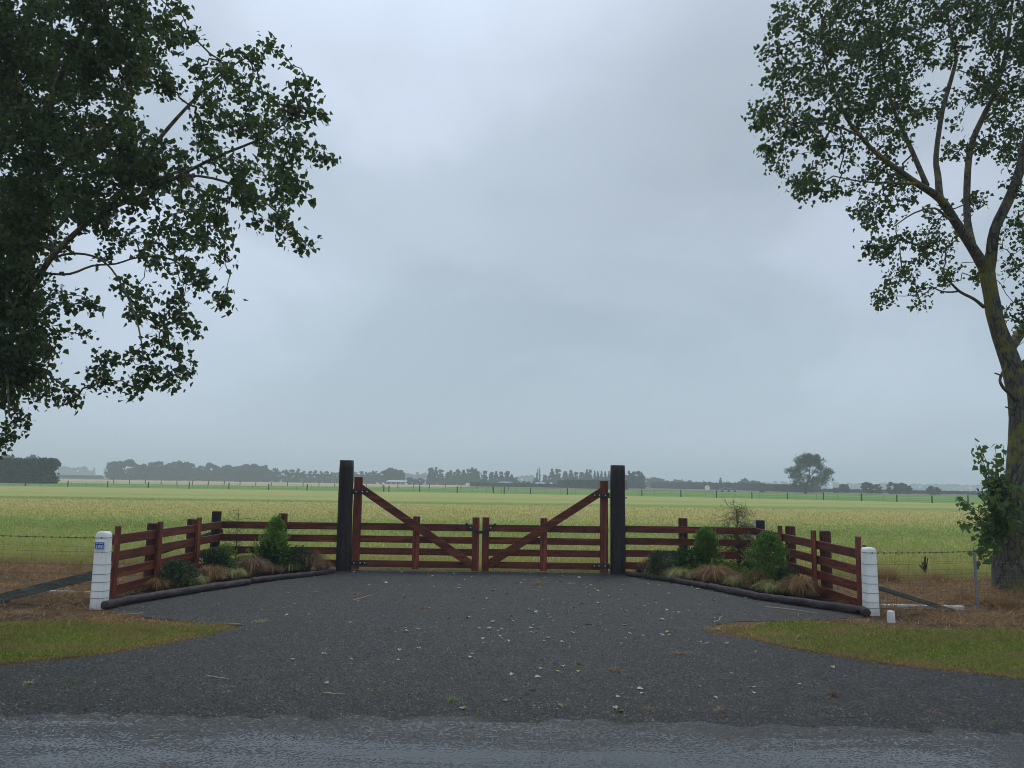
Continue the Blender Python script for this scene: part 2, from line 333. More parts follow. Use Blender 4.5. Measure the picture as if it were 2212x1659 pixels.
def N_range(nt, x, a, b):
    n = N(nt, 'ShaderNodeMapRange', inp={'From Min': a, 'From Max': b}); nt.links.new(x, n.inputs[0]); return n.outputs[0]
def gravel_mat(name, road=False):
    m, nt, out = new_mat(name); co = worldpos(nt)
    v = N(nt, 'ShaderNodeTexVoronoi', inp={'Scale': 55.0}); nt.links.new(co, v.inputs['Vector'])
    v2 = N(nt, 'ShaderNodeTexVoronoi', inp={'Scale': 130.0}); nt.links.new(co, v2.inputs['Vector'])
    hsv = N(nt, 'ShaderNodeSeparateColor'); nt.links.new(v.outputs['Color'], hsv.inputs[0])
    hs2 = N(nt, 'ShaderNodeSeparateColor'); nt.links.new(v2.outputs['Color'], hs2.inputs[0])
    big = noise(nt, mapping(nt, co, (.35, 1.1, 1)), 1.4, 5, .6)
    mid = noise(nt, co, 9, 4, .6)
    c = rmp(nt, hsv.outputs[0], [(0, (.009, .010, .010)), (.5, (.036, .037, .033)), (.8, (.074, .074, .064)), (.95, (.12, .12, .105)), (1, (.22, .215, .19))])
    c2_ = rmp(nt, hs2.outputs[1], [(0, (.010, .011, .012)), (.7, (.034, .036, .036)), (1, (.10, .10, .095))])
    c = mixc(nt, .4, c, c2_)
    c = mixc(nt, rmp(nt, big, [(.35, g(0)), (.7, g(.55))]), c, mixc(nt, .5, c, (.018, .020, .021)))
    c = mixc(nt, rmp(nt, mid, [(.5, g(0)), (.8, g(.4))]), c, (.055, .048, .038))
    h = mixc(nt, .35, v.outputs['Distance'], v2.outputs['Distance'])
    if not road:
        se = N(nt, 'ShaderNodeSeparateXYZ'); nt.links.new(co, se.inputs[0]); ya = N(nt, 'ShaderNodeMath', operation='MULTIPLY_ADD', inp={1: .9}); nt.links.new(big, ya.inputs[0]); nt.links.new(se.outputs['Y'], ya.inputs[2])
        c = mixc(nt, rmp(nt, N_range(nt, ya.outputs[0], 5.9, 6.9), [(0, g(.62)), (.45, g(.5)), (1, g(0))]), c, mixc(nt, .8, c, (.006, .007, .008)))
        principled(nt, out, c, .7, bump(nt, h, 1.0, .016), .3); return m
    wet = noise(nt, mapping(nt, co, (.40, 2.6, 1)), 1.2, 10, .72, .5)
    edge = N(nt, 'ShaderNodeSeparateXYZ'); nt.links.new(co, edge.inputs[0])
    er = N(nt, 'ShaderNodeMapRange', inp={'From Min': 5.0, 'From Max': 5.6, 'To Min': .025, 'To Max': -.13}); nt.links.new(edge.outputs['Y'], er.inputs[0])
    wa = N(nt, 'ShaderNodeMath', operation='ADD'); nt.links.new(wet, wa.inputs[0]); nt.links.new(er.outputs[0], wa.inputs[1])
    stones = N(nt, 'ShaderNodeMath', operation='MULTIPLY_ADD', inp={1: .55, 2: -.20}); nt.links.new(v.outputs['Distance'], stones.inputs[0])
    wb = N(nt, 'ShaderNodeMath', operation='ADD'); nt.links.new(wa.outputs[0], wb.inputs[0]); nt.links.new(stones.outputs[0], wb.inputs[1])
    wm = rmp(nt, wb.outputs[0], [(.52, g(0)), (.61, g(1))])
    fe = N(nt, 'ShaderNodeMapRange', inp={'From Min': 5.25, 'From Max': 5.65, 'To Min': .45, 'To Max': 0.0}); nt.links.new(edge.outputs['Y'], fe.inputs[0])
    c = mixc(nt, fe.outputs[0], c, (.036, .040, .046))
    c = mixc(nt, wm, c, mixc(nt, .5, c, (.02, .022, .026)))
    rough = rmp(nt, wm, [(0, g(.78)), (1, g(.16))])
    bs = N(nt, 'ShaderNodeMapRange', inp={'From Min': 0, 'From Max': 1, 'To Min': 1.0, 'To Max': .14}); nt.links.new(wm, bs.inputs[0])
    b = N(nt, 'ShaderNodeBump', inp={'Distance': .009}); nt.links.new(bs.outputs[0], b.inputs['Strength']); nt.links.new(h, b.inputs['Height'])
    principled(nt, out, c, rough, b.outputs[0], .5); return m
M['gravel'] = gravel_mat('gravel_chip'); M['road'] = gravel_mat('wet_chipseal', True)
M['stone'] = leaf_mat('gravel_stone', (.010, .011, .011), (.085, .088, .082), (.0, .0, .0), 0, (.24, .23, .20), .6, 4)

def field_color(nt):
    co = worldpos(nt)
    sep = N(nt, 'ShaderNodeSeparateXYZ'); nt.links.new(co, sep.inputs[0])
    wob = noise(nt, mapping(nt, co, (.05, .35, 1)), 1.0, 4, .6)
    a = N(nt, 'ShaderNodeMath', operation='MULTIPLY_ADD', inp={1: -.085}); nt.links.new(sep.outputs['X'], a.inputs[0]); nt.links.new(sep.outputs['Y'], a.inputs[2])
    # distance in perspective steps: 1/Y spreads the mown bands
    wv = N(nt, 'ShaderNodeMath', operation='MULTIPLY_ADD', inp={1: 7.0}); nt.links.new(wob, wv.inputs[0]); nt.links.new(a.outputs[0], wv.inputs[2])
    y = N(nt, 'ShaderNodeMapRange', inp={'From Min': 3.5, 'From Max': 123.5, 'To Min': 0, 'To Max': 1}); nt.links.new(wv.outputs[0], y.inputs[0])
    G1, G2, T1, T2, Y1 = (.18, .27, .055), (.26, .34, .080), (.46, .39, .13), (.40, .365, .11), (.36, .39, .12)
    def q(d): return d / 120.0
    c = rmp(nt, y.outputs[0], [(0, G2), (q(17), T2), (q(20), Y1), (q(25), G2), (q(28), G1), (q(33), G2), (q(36), T2), (q(45), T1), (q(57), T1), (q(60), G2), (q(61), G1), (q(66), G1), (q(68), Y1), (q(74), Y1), (q(78), G2), (q(88), Y1), (q(104), T2), (1, Y1)])
    bg_ = noise(nt, mapping(nt, co, (.10, .42, 1), (3, 1, 0)), 1.0, 5, .65)
    c = mixc(nt, rmp(nt, bg_, [(.42, g(0)), (.62, g(.45))]), c, mixc(nt, .5, c, (.12, .20, .045)))
    c = mixc(nt, rmp(nt, bg_, [(.30, g(.5)), (.45, g(0))]), c, mixc(nt, .5, c, (.46, .42, .16)))
    sm = noise(nt, mapping(nt, co, (.7, 1.6, 1)), 1.3, 7, .68)
    c = mixc(nt, rmp(nt, sm, [(.38, g(0)), (.62, g(.75))]), c, mixc(nt, .55, c, (.50, .43, .18)))
    sm2 = noise(nt, mapping(nt, co, (1.0, 2.2, 1), (5, 9, 0)), 1.0, 7, .7)
    c = mixc(nt, rmp(nt, sm2, [(.45, g(0)), (.68, g(.7))]), c, mixc(nt, .5, c, (.11, .17, .045)))
    return c
def field_mats():
    m, nt, out = new_mat('hay_field'); c = field_color(nt); n = noise(nt, worldpos(nt), 14, 6, .7)
    c = mixc(nt, rmp(nt, n, [(.3, g(.45)), (.6, g(0))]), c, mixc(nt, .5, c, (.07, .09, .03)))
    principled(nt, out, c, .9, bump(nt, n, .8, .08), .1)
    m2, nt, out = new_mat('hay_blade'); c = field_color(nt)
    c = mixc(nt, .33, c, rmp(nt, island(nt), [(0, (.16, .23, .045)), (.5, (.36, .42, .12)), (.8, (.54, .52, .20)), (1, (.66, .60, .30))]))
    b = N(nt, 'ShaderNodeBsdfDiffuse'); nt.links.new(c, b.inputs[0]); t = N(nt, 'ShaderNodeBsdfTranslucent'); nt.links.new(c, t.inputs[0])
    mx = N(nt, 'ShaderNodeMixShader', inp={0: .4}); nt.links.new(b.outputs[0], mx.inputs[1]); nt.links.new(t.outputs[0], mx.inputs[2]); nt.links.new(mx.outputs[0], out.inputs[0])
    return m, m2
M['field'], M['hayblade'] = field_mats()
def ground_mat(name, a, b, c_, s1=1.0, s2=12, stretch=(1, 1, 1), bd=.03):
    m, nt, out = new_mat(name); co = mapping(nt, worldpos(nt), stretch)
    n1 = noise(nt, co, s1, 5, .6); n2 = noise(nt, co, s2, 6, .7)
    c = rmp(nt, n1, [(.35, a), (.5, b), (.68, c_)])
    c = mixc(nt, rmp(nt, n2, [(.35, g(.7)), (.6, g(0))]), c, tuple(x * .45 for x in a))
    c = mixc(nt, rmp(nt, n2, [(.58, g(0)), (.75, g(.5))]), c, tuple(min(1, x * 1.6) for x in c_))
    principled(nt, out, c, .9, bump(nt, n2, .8, bd), .15); return m
M['farland'] = ground_mat('far_pasture', (.11, .13, .055), (.15, .15, .07), (.19, .165, .085), .02, .3, (.4, 2, 1), .05)
M['strip'] = ground_mat('green_pasture', (.11, .24, .035), (.15, .28, .045), (.20, .30, .06), .06, .8, (.5, 2, 1), .1)
M['stubble'] = ground_mat('stubble_field', (.42, .34, .18), (.48, .39, .21), (.52, .43, .24), .05, .5, (.4, 2, 1), .05)
M['roughpasture'] = ground_mat('rough_pasture', (.16, .11, .06), (.20, .15, .085), (.15, .16, .07), .05, .5, (.5, 2, 1), .05)
M['verge'] = ground_mat('dry_verge', (.05, .034, .020), (.13, .080, .040), (.25, .165, .082), 1.6, 22)
M['lawnbase'] = ground_mat('lawn_base', (.08, .12, .018), (.14, .15, .028), (.25, .19, .06), 1.0, 30)
M['mulch'] = ground_mat('bark_mulch', (.012, .010, .008), (.026, .020, .016), (.055, .040, .028), 5, 45)

# ------------------------------------------------------------------ ground
def sheet(name, pts, z, mat, jitter=0.0, step=.35, kind='structure', thick=0):
    out = []
    for i in range(len(pts)):
        a = Vector(pts[i]).to_2d() if len(pts[i]) > 2 else Vector(pts[i]); b = Vector(pts[(i + 1) % len(pts)])
        b = Vector((b[0], b[1])); L = (b - a).length
        n = max(1, int(L / step)) if jitter and L < 60 else 1
        for k in range(n):
            p = a.lerp(b, k / n)
            if jitter: p = p + Vector((random.uniform(-1, 1), random.uniform(-1, 1))) * jitter
            out.append((p.x, p.y, z))
    me = bpy.data.meshes.new(name); me.from_pydata(out, [], [tuple(range(len(out)))]); me.update()
    o = link(name, me, mat)
    if o.data.polygons[0].normal.z < 0: me.flip_normals()
    return tag(o, kind=kind)
def xy(p): return (p.x, p.y)
sheet('ground', [(-2000, -150), (2000, -150), (2000, 2100), (-2000, 2100)], 0, M['farland'])
FENCE = [(-130, 117), (-75, 119), (-35, 121), (-8, 121), (9, 119), (25, 114), (43, 106), (53, 98.5), (62, 92), (90, 74), (150, 45)]
sheet('field', [(-130, 15.2), (150, 15.5)] + [(x, y) for x, y in FENCE[::-1]], .004, M['field'])
sheet('pasture', FENCE + [(160, 210), (60, 225), (-20, 230), (-60, 190), (-200, 184)], .004, M['strip'])
sheet('stubble', [(-260, 185), (-60, 191), (-20, 231), (-10, 400), (-260, 390)], .008, M['stubble'])
sheet('rough_pasture', [(-19, 231), (60, 226), (160, 211), (300, 300), (300, 330), (-9, 400)], .008, M['roughpasture'])
sheet('verge', [(-60, 5.4), (60, 5.4), (60, 15.6), (-60, 15.3)], .008, M['verge'], .06)
gl = [xy(P(*c1(895, 1435))), xy(P(*ce(740, 755))), xy(P(*ce(1300, 672))), (-3.3, 14.4), (-3.3, 14.86), (-.5, 14.93), (2.2, 15.0), (2.25, 14.7),
      xy(P(*cf(700, 860))), xy(P(*cf(1500, 990))), xy(P(*c5(350, 1500)))]
vr = [xy(P(1870, 1336)), xy(P(1720, 1344)), xy(P(1600, 1345)), xy(P(1535, 1352)), xy(P(1560, 1366)), xy(P(1600, 1378)), xy(P(1700, 1403)), xy(P(1900, 1437)), xy(P(2212, 1471)), (9, 6.75), (25, 6.2)]
vl = [(-25, 6.0), (-8, 6.5), xy(P(0, 1441)), xy(P(230, 1417)), xy(P(400, 1387)), xy(P(490, 1363)), xy(P(530, 1354)), xy(P(460, 1350)), xy(P(330, 1338)), xy(P(245, 1326))]
sheet('driveway', gl + vr + [(25, 5.0), (-25, 5.0)] + vl, .014, M['gravel'], .03, .25)
sheet('road', [(-40, -4.5), (40, -4.5), (40, 5.42), (8, 5.55), (3.6, 5.6), (0, 5.70), (-3.6, 5.66), (-8, 5.6), (-40, 5.5)], .020, M['road'], .10, .16)
sheet('garden_bed', [xy(P(*c1(905, 1390))), xy(P(*ce(740, 725))), xy(P(*ce(1300, 640))), (-3.25, 14.4), (-3.3, 14.72), (-5.6, 14.65), (-5.62, 10.6)], .02, M['mulch'])
sheet('garden_bed', [(2.2, 14.8), (2.3, 14.98), (4.95, 14.92), (5.0, 10.7), xy(P(*c5(330, 1440))), xy(P(*cf(1500, 960))), xy(P(*cf(700, 830)))], .02, M['mulch'])

def in_poly(pts, poly):
    x, y = pts[:, 0], pts[:, 1]; r_ = np.zeros(len(pts), bool); j = len(poly) - 1
    for i in range(len(poly)):
        xi, yi = poly[i]; xj, yj = poly[j]
        c = ((yi > y) != (yj > y)) & (x < (xj - xi) * (y - yi) / (yj - yi + 1e-12) + xi)
        r_ ^= c; j = i
    return r_
def blades(name, base, h, w, mat, lean=.5, curl=.3, kind='stuff', cat=None, label=None, parent=None, dirs=None):
    """curved three-step grass blades at the given base points"""
    n = len(base); base = np.asarray(base, float)
    if base.shape[1] == 2: base = np.c_[base, np.full(n, .01)]
    h = np.broadcast_to(h, n).astype(float); w = np.broadcast_to(w, n).astype(float)
    a = RNG.uniform(0, 2 * np.pi, n) if dirs is None else dirs
    ln = RNG.uniform(.1, 1, n) * lean
    dx, dy = np.cos(a), np.sin(a)
    fa = RNG.uniform(0, np.pi, n); sx, sy = np.cos(fa) * w / 2, np.sin(fa) * w / 2
    vs = np.zeros((n, 5, 3))
    for k, (t, ww) in enumerate(((0, 1), (.55, .8))):
        cx = base[:, 0] + dx * ln * h * t * (1 + curl * t); cy = base[:, 1] + dy * ln * h * t * (1 + curl * t); cz = base[:, 2] + h * t * (1 - ln * t * .35)
        vs[:, 2 * k] = np.c_[cx - sx * ww, cy - sy * ww, cz]; vs[:, 2 * k + 1] = np.c_[cx + sx * ww, cy + sy * ww, cz]
    t = 1.0
    vs[:, 4] = np.c_[base[:, 0] + dx * ln * h * (1 + curl) * 1.3, base[:, 1] + dy * ln * h * (1 + curl) * 1.3, base[:, 2] + h * np.clip(1 - ln * .75, .08, 1)]
    me = np_mesh(name, vs.reshape(-1, 3), 5, [(0, 1, 3), (0, 3, 2), (2, 3, 4)])
    o = link(name, me, mat, parent)
    if kind: tag(o, label, cat, kind=kind)
    return o
# hay field stubble, denser close by
n = 170000
u = RNG.uniform(0, 1, n); Yb = 1 / (1 / 15.35 + u * (1 / 62 - 1 / 15.35)); Xb = RNG.uniform(-1, 1, n) * (Yb * .74 + 1.5)
hh = RNG.uniform(.04, .13, n) * np.where(Yb > 30, .8, 1.0)
blades('field_grass', np.c_[Xb, Yb], hh, .006 + .0007 * Yb, M['hayblade'], .8, .4, cat='grass', label='short mown hay and grass stubble covering the field behind the fence')
# lawns of the verge
lawnR = [xy(P(1565, 1362)), xy(P(1640, 1352)), xy(P(1760, 1345)), xy(P(1830, 1352)), xy(P(1960, 1362)), xy(P(2212, 1362)), (9.5, 9.3), (9, 6.75), xy(P(2212, 1466)), xy(P(1900, 1431)), xy(P(1700, 1397)), xy(P(1600, 1373))]
lawnL = [(-9, 9.2), xy(P(0, 1346)), xy(P(150, 1345)), xy(P(330, 1355)), xy(P(470, 1350)), xy(P(487, 1358)), xy(P(400, 1381)), xy(P(230, 1411)), xy(P(0, 1435)), (-8, 6.5)]
sheet('lawn', lawnL, .012, M['lawnbase'], .11, .22); sheet('lawn', lawnR, .012, M['lawnbase'], .11, .22)
for poly, lb in ((lawnL, 'short green lawn patch left of the driveway mouth'), (lawnR, 'short green lawn patch right of the driveway mouth')):
    q = np.array(poly); n = 85000
    pts = np.c_[RNG.uniform(q[:, 0].min() - .1, q[:, 0].max() + .1, n), RNG.uniform(q[:, 1].min() - .1, q[:, 1].max() + .1, n)]
    pts = pts[in_poly(pts, poly)]; pts = pts + RNG.normal(0, 1, pts.shape) * np.array((.10, .06)) * np.where(RNG.uniform(0, 1, (len(pts), 1)) < .2, 2.2, 1)
    cl = np.sin(pts[:, 0] * 2.1 + 1) * np.sin(pts[:, 1] * 3.3) + np.sin(pts[:, 0] * 5.7) * .5
    blades('lawn_grass', pts, RNG.uniform(.018, .065, len(pts)) * (1 + .4 * cl), .006, M['lawn'], 1.2, .4, cat='grass', label=lb)
# dead brown fringe where the lawns meet the gravel
fr_ = []
for poly, i0, i1 in ((lawnL, 4, 9), (lawnR, 8, 11), (lawnR, 0, 1)):
    q_ = poly[i0:i1 + 1] if i1 > i0 else []
    for a_, b_ in zip(q_[:-1], q_[1:]):
        L_ = math.hypot(b_[0] - a_[0], b_[1] - a_[1]); m_ = int(L_ * 420); t_ = RNG.uniform(0, 1, m_)
        fr_.append(np.c_[a_[0] + (b_[0] - a_[0]) * t_ + RNG.normal(0, .05, m_), a_[1] + (b_[1] - a_[1]) * t_ + RNG.normal(-.03, .05, m_)])
a_, b_ = lawnR[11], lawnR[0]; t_ = RNG.uniform(0, 1, 700); fr_.append(np.c_[a_[0] + (b_[0] - a_[0]) * t_ + RNG.normal(-.1, .12, 700), a_[1] + (b_[1] - a_[1]) * t_ + RNG.normal(0, .1, 700)])
fr_ = np.vstack(fr_); blades('dead_grass', fr_, RNG.uniform(.02, .06, len(fr_)), .006, M['straw'], 2.0, .6, cat='grass', label='thin dead brown grass fringe along the edges of both lawns')
# dry straw litter on the verge
def scatter_rect(x0, x1, y0, y1, n): return np.c_[RNG.uniform(x0, x1, n), RNG.uniform(y0, y1, n)]
ps = np.vstack([scatter_rect(-12, -5.45, 9.9, 15.4, 26000), scatter_rect(-12, -4.6, 8.9, 10.2, 5000), scatter_rect(-5.0, -3.0, 8.75, 9.6, 900)])
ps = ps[~in_poly(ps, gl + vr + [(25, 5.0), (-25, 5.0)] + vl) | (RNG.uniform(0, 1, len(ps)) < .06)]
cl = np.sin(ps[:, 0] * 1.7) * np.sin(ps[:, 1] * 2.3 + ps[:, 0]) + .3; k = RNG.uniform(-.8, 1, len(ps)) < cl
blades('dry_grass', ps[k], RNG.uniform(.06, .24, k.sum()) * np.where(ps[k][:, 1] < 10.4, .38, 1), .009, M['straw'], 2.2, .6, cat='grass', label='flattened dry brown grass along the left wire fence')
ps = np.vstack([scatter_rect(5.0, 13, 9.9, 15.6, 28000), scatter_rect(2.6, 13, 8.9, 10.6, 6000)])
ps = ps[~in_poly(ps, gl + vr + [(25, 5.0), (-25, 5.0)] + vl) | (RNG.uniform(0, 1, len(ps)) < .06)]
cl = np.sin(ps[:, 0] * 1.9 + 2) * np.sin(ps[:, 1] * 2.1 + ps[:, 0]) + .3; k = RNG.uniform(-.8, 1, len(ps)) < cl
blades('dry_grass', ps[k], RNG.uniform(.06, .28, k.sum()) * np.where(ps[k][:, 1] < 10.4, .38, 1), .009, M['straw'], 2.2, .6, cat='grass', label='flattened dry brown grass along the right wire fence')
# rank grass at the field edge
ps = np.vstack([scatter_rect(-12, -5.7, 14.9, 16.2, 6000), scatter_rect(5.2, 13, 14.4, 16.2, 8000), scatter_rect(-3.0, 1.95, 14.88, 15.6, 4200)])
blades('edge_grass', ps, RNG.uniform(.08, .32, len(ps)) * np.where(np.abs(ps[:, 0] + .5) < 2.6, .38, 1), .008, M['hayblade'], .9, .5, cat='grass', label='taller uncut grass along the near edge of the field')
# loose stones on driveway
n = 150000; u = RNG.uniform(0, 1, n); Yb = 1 / (1 / 5.2 + u * (1 / 15.0 - 1 / 5.2)); Xb = RNG.uniform(-1, 1, n) * (Yb * .7)
pts = np.c_[Xb, Yb]; pts = pts[in_poly(pts, gl + vr + [(25, 5.0), (-25, 5.0)] + vl)]; n = len(pts)
oc = np.array([(1, 0, 0), (-.5, .87, 0), (-.5, -.87, 0), (.1, .05, .8)]); s_ = RNG.uniform(.004, .010, n) * np.where(RNG.uniform(0, 1, n) > .97, 1.7, 1)
an = RNG.uniform(0, 6.28, n); ca, sa = np.cos(an), np.sin(an)
vs = np.zeros((n, 4, 3)); 
for k in range(4):
    e = oc[k] + RNG.uniform(-.35, .35, (n, 3)); vs[:, k, 0] = pts[:, 0] + (e[:, 0] * ca - e[:, 1] * sa) * s_; vs[:, k, 1] = pts[:, 1] + (e[:, 0] * sa + e[:, 1] * ca) * s_
    vs[:, k, 2] = .015 + np.maximum(e[:, 2], 0) * s_
o = link('loose_gravel', np_mesh('loose_gravel', vs.reshape(-1, 3), 4, [(0, 1, 3), (1, 2, 3), (2, 0, 3)]), M['stone']); tag(o, 'loose grey stone chips lying on the driveway', 'gravel', kind='stuff')


# ------------------------------------------------------------------ gate posts
def timber_post(x, y, w, d, h, lean, label, rnd):
    r_ = empty('gate_post', (x, y, 0), label, 'gate post')
    b = MB(); seg = 20; rings = 14
    for k in range(rings + 1):
        z = h * k / rings
        for i in range(seg):
            a = 2 * math.pi * i / seg; p_ = 3.2 if not rnd else 2.6
            cx = math.copysign(abs(math.cos(a)) ** (2 / p_), math.cos(a)) * w / 2; cy = math.copysign(abs(math.sin(a)) ** (2 / p_), math.sin(a)) * d / 2
            wob = 1 + .012 * math.sin(z * 3 + i) + random.uniform(-.006, .006); tk = 1.03 - .04 * k / rings
            if k == rings: tk -= .04
            b.v.append((x + cx * wob * tk + lean * z, y + cy * wob * tk, z - .03)); b.n += 1
    for k in range(rings):
        for i in range(seg): j = (i + 1) % seg; b.f.append((k * seg + i, k * seg + j, (k + 1) * seg + j, (k + 1) * seg + i))
    b.f.append(tuple(range(rings * seg, (rings + 1) * seg)))
    b.build('post', M['blackpost'], r_, True)
    sg_ = -1 if x < 0 else 1; b = MB(); b.tube([(x + sg_ * w * .48, y + .05, 1.445), (x + sg_ * (w * .5 + .04), y + .05, 1.445)], .012, 8); b.build('hinge_bolt', M['iron'], r_)
    return r_
GYL, GYR = 14.72, 14.90
timber_post(-3.13, GYL, .262, .26, 2.11, -.010, 'tall black timber gate post left of the double gate', False)
timber_post(2.08, GYR, .285, .28, 2.10, .000, 'tall black timber gate post right of the double gate', True)

# ------------------------------------------------------------------ gates
def make_gate(side):
    Y = GYL + .06 if side < 0 else GYR - .03
    if side < 0: hx0, hx1, mid, mt0, mt1, top = -3.015 + .02, -2.865 + .02, -1.775, -.712, -.580, 1.765
    else: hx0, hx1, mid, mt0, mt1, top = 1.735, 1.885, .652, -.525, -.393, 1.765
    root = empty('farm_gate', ((mid, Y, 0)), 'left leaf of the red-brown timber double gate, hung on the left black post' if side < 0 else 'right leaf of the red-brown timber double gate, hung on the right black post', 'gate', 'leaves of the double driveway gate')
    def one(name, f, mat, par=root, sm=False): b = MB(); f(b); return b.build(name, mat, par, sm)
    one('hinge_stile', lambda b: b.box(((hx0 + hx1) / 2, Y, (top + .03) / 2), (hx1 - hx0, .09, top - .03), None, 1, .006), M['redZ'])
    one('meeting_stile', lambda b: b.box(((mt0 + mt1) / 2, Y, .535), (mt1 - mt0, .09, 1.0), None, 1, .006), M['redZ'])
    one('middle_stile', lambda b: b.box((mid, Y - .042, .545), (.132, .040, .985), None, 1, .004), M['redZ'])
    xa, xb = (hx1, mt0) if side < 0 else (mt1, hx0)
    for z0, z1 in ((.770, .900), (.537, .664), (.312, .440), (.080, .205)):
        one('rail', lambda b: b.box(((xa + xb) / 2, Y + .003, (z0 + z1) / 2), (xb - xa - .002, .044, z1 - z0), None, 1, .004), M['redX'])
    # brace, ends cut upright against the stiles
    def brace(b):
        if side < 0: x0, zt0, zb0, x1, zt1, zb1 = hx1 + .001, 1.635, 1.460, mt0 - .001, .250, .075
        else: x0, zt0, zb0, x1, zt1, zb1 = hx0 - .001, 1.635, 1.460, mt1 + .001, .250, .075
        y0, y1 = Y - .104, Y - .064
        vs = [(x0, y0, zb0), (x1, y0, zb1), (x1, y0, zt1), (x0, y0, zt0), (x0, y1, zb0), (x1, y1, zb1), (x1, y1, zt1), (x0, y1, zt0)]
        b.add(vs, [(0, 1, 2, 3), (7, 6, 5, 4), (0, 4, 5, 1), (1, 5, 6, 2), (2, 6, 7, 3), (3, 7, 4, 0)])
    one('brace', brace, M['redX'])
    for zc in (1.490, .155):
        hxa = hx0 - .018 if side < 0 else hx1 + .018; hxb = hxa + .315 * (1 if side < 0 else -1)
        def strap(b):
            b.box(((hxa + hxb) / 2, Y - .110 if zc > 1 else Y - .052, zc), (.315, .010, .080), None, 1, .004)
            b.box((hxa - .0 * side, Y - .055, zc), (.012, .115, .080), None, 1, .003)
            b.tube([(hxa, Y - .01, zc - .05), (hxa, Y - .01, zc + .05)], .014, 10)
            px = -3.00 if side < 0 else 1.94
            b.tube([(hxa, Y - .01, zc - .045), (px, Y - .01, zc - .045)], .011, 8)
        h_ = one('hinge', strap, M['iron'])
        for t in (.25, .62, .90):
            xx = hxa + (hxb - hxa) * t; yy = (Y - .116 if zc > 1 else Y - .058)
            one('bolt', lambda b: b.tube([(xx, yy + .004, zc), (xx, yy - .006, zc), (xx, yy - .010, zc)], [.013, .013, .006], 10), M['bolt'], h_)
    return root
make_gate(-1); make_gate(1)
# curved latch strap across both leaves
lt = empty('gate_latch', (-.55, 14.72, .85), 'curved black latch strap bolted across the meeting stiles of the gate', 'latch')
b = MB(); pts = []
for k in range(21):
    t = -1 + 2 * k / 20; x = -.552 + t * .285; z = .760 + .165 * abs(t) ** 2.1
    pts.append((x, z))
vs = []
for i, (x, z) in enumerate(pts):
    a = pts[max(i - 1, 0)]; c_ = pts[min(i + 1, 20)]; tx, tz = c_[0] - a[0], c_[1] - a[1]; L = math.hypot(tx, tz); nx, nz = -tz / L, tx / L
    w = .027 if 0 < i < 20 else .016
    for yy in (14.700, 14.722):
        vs.append((x + nx * w, yy, z + nz * w)); vs.append((x - nx * w, yy, z - nz * w))
fs = []
for i in range(20):
    a = i * 4; c_ = a + 4
    fs += [(a, a + 1, c_ + 1, c_), (a + 2, c_ + 2, c_ + 3, a + 3), (a, c_, c_ + 2, a + 2), (a + 1, a + 3, c_ + 3, c_ + 1)]
fs += [(0, 2, 3, 1), (80, 81, 83, 82)]
b.add(vs, fs); b.build('strap', M['iron'], lt)
for x, z in ((-.742, .848), (-.362, .848)):
    b = MB(); b.tube([(x, 14.702, z), (x, 14.692, z), (x, 14.688, z)], [.013, .013, .006], 10); b.build('bolt', M['bolt'], lt)

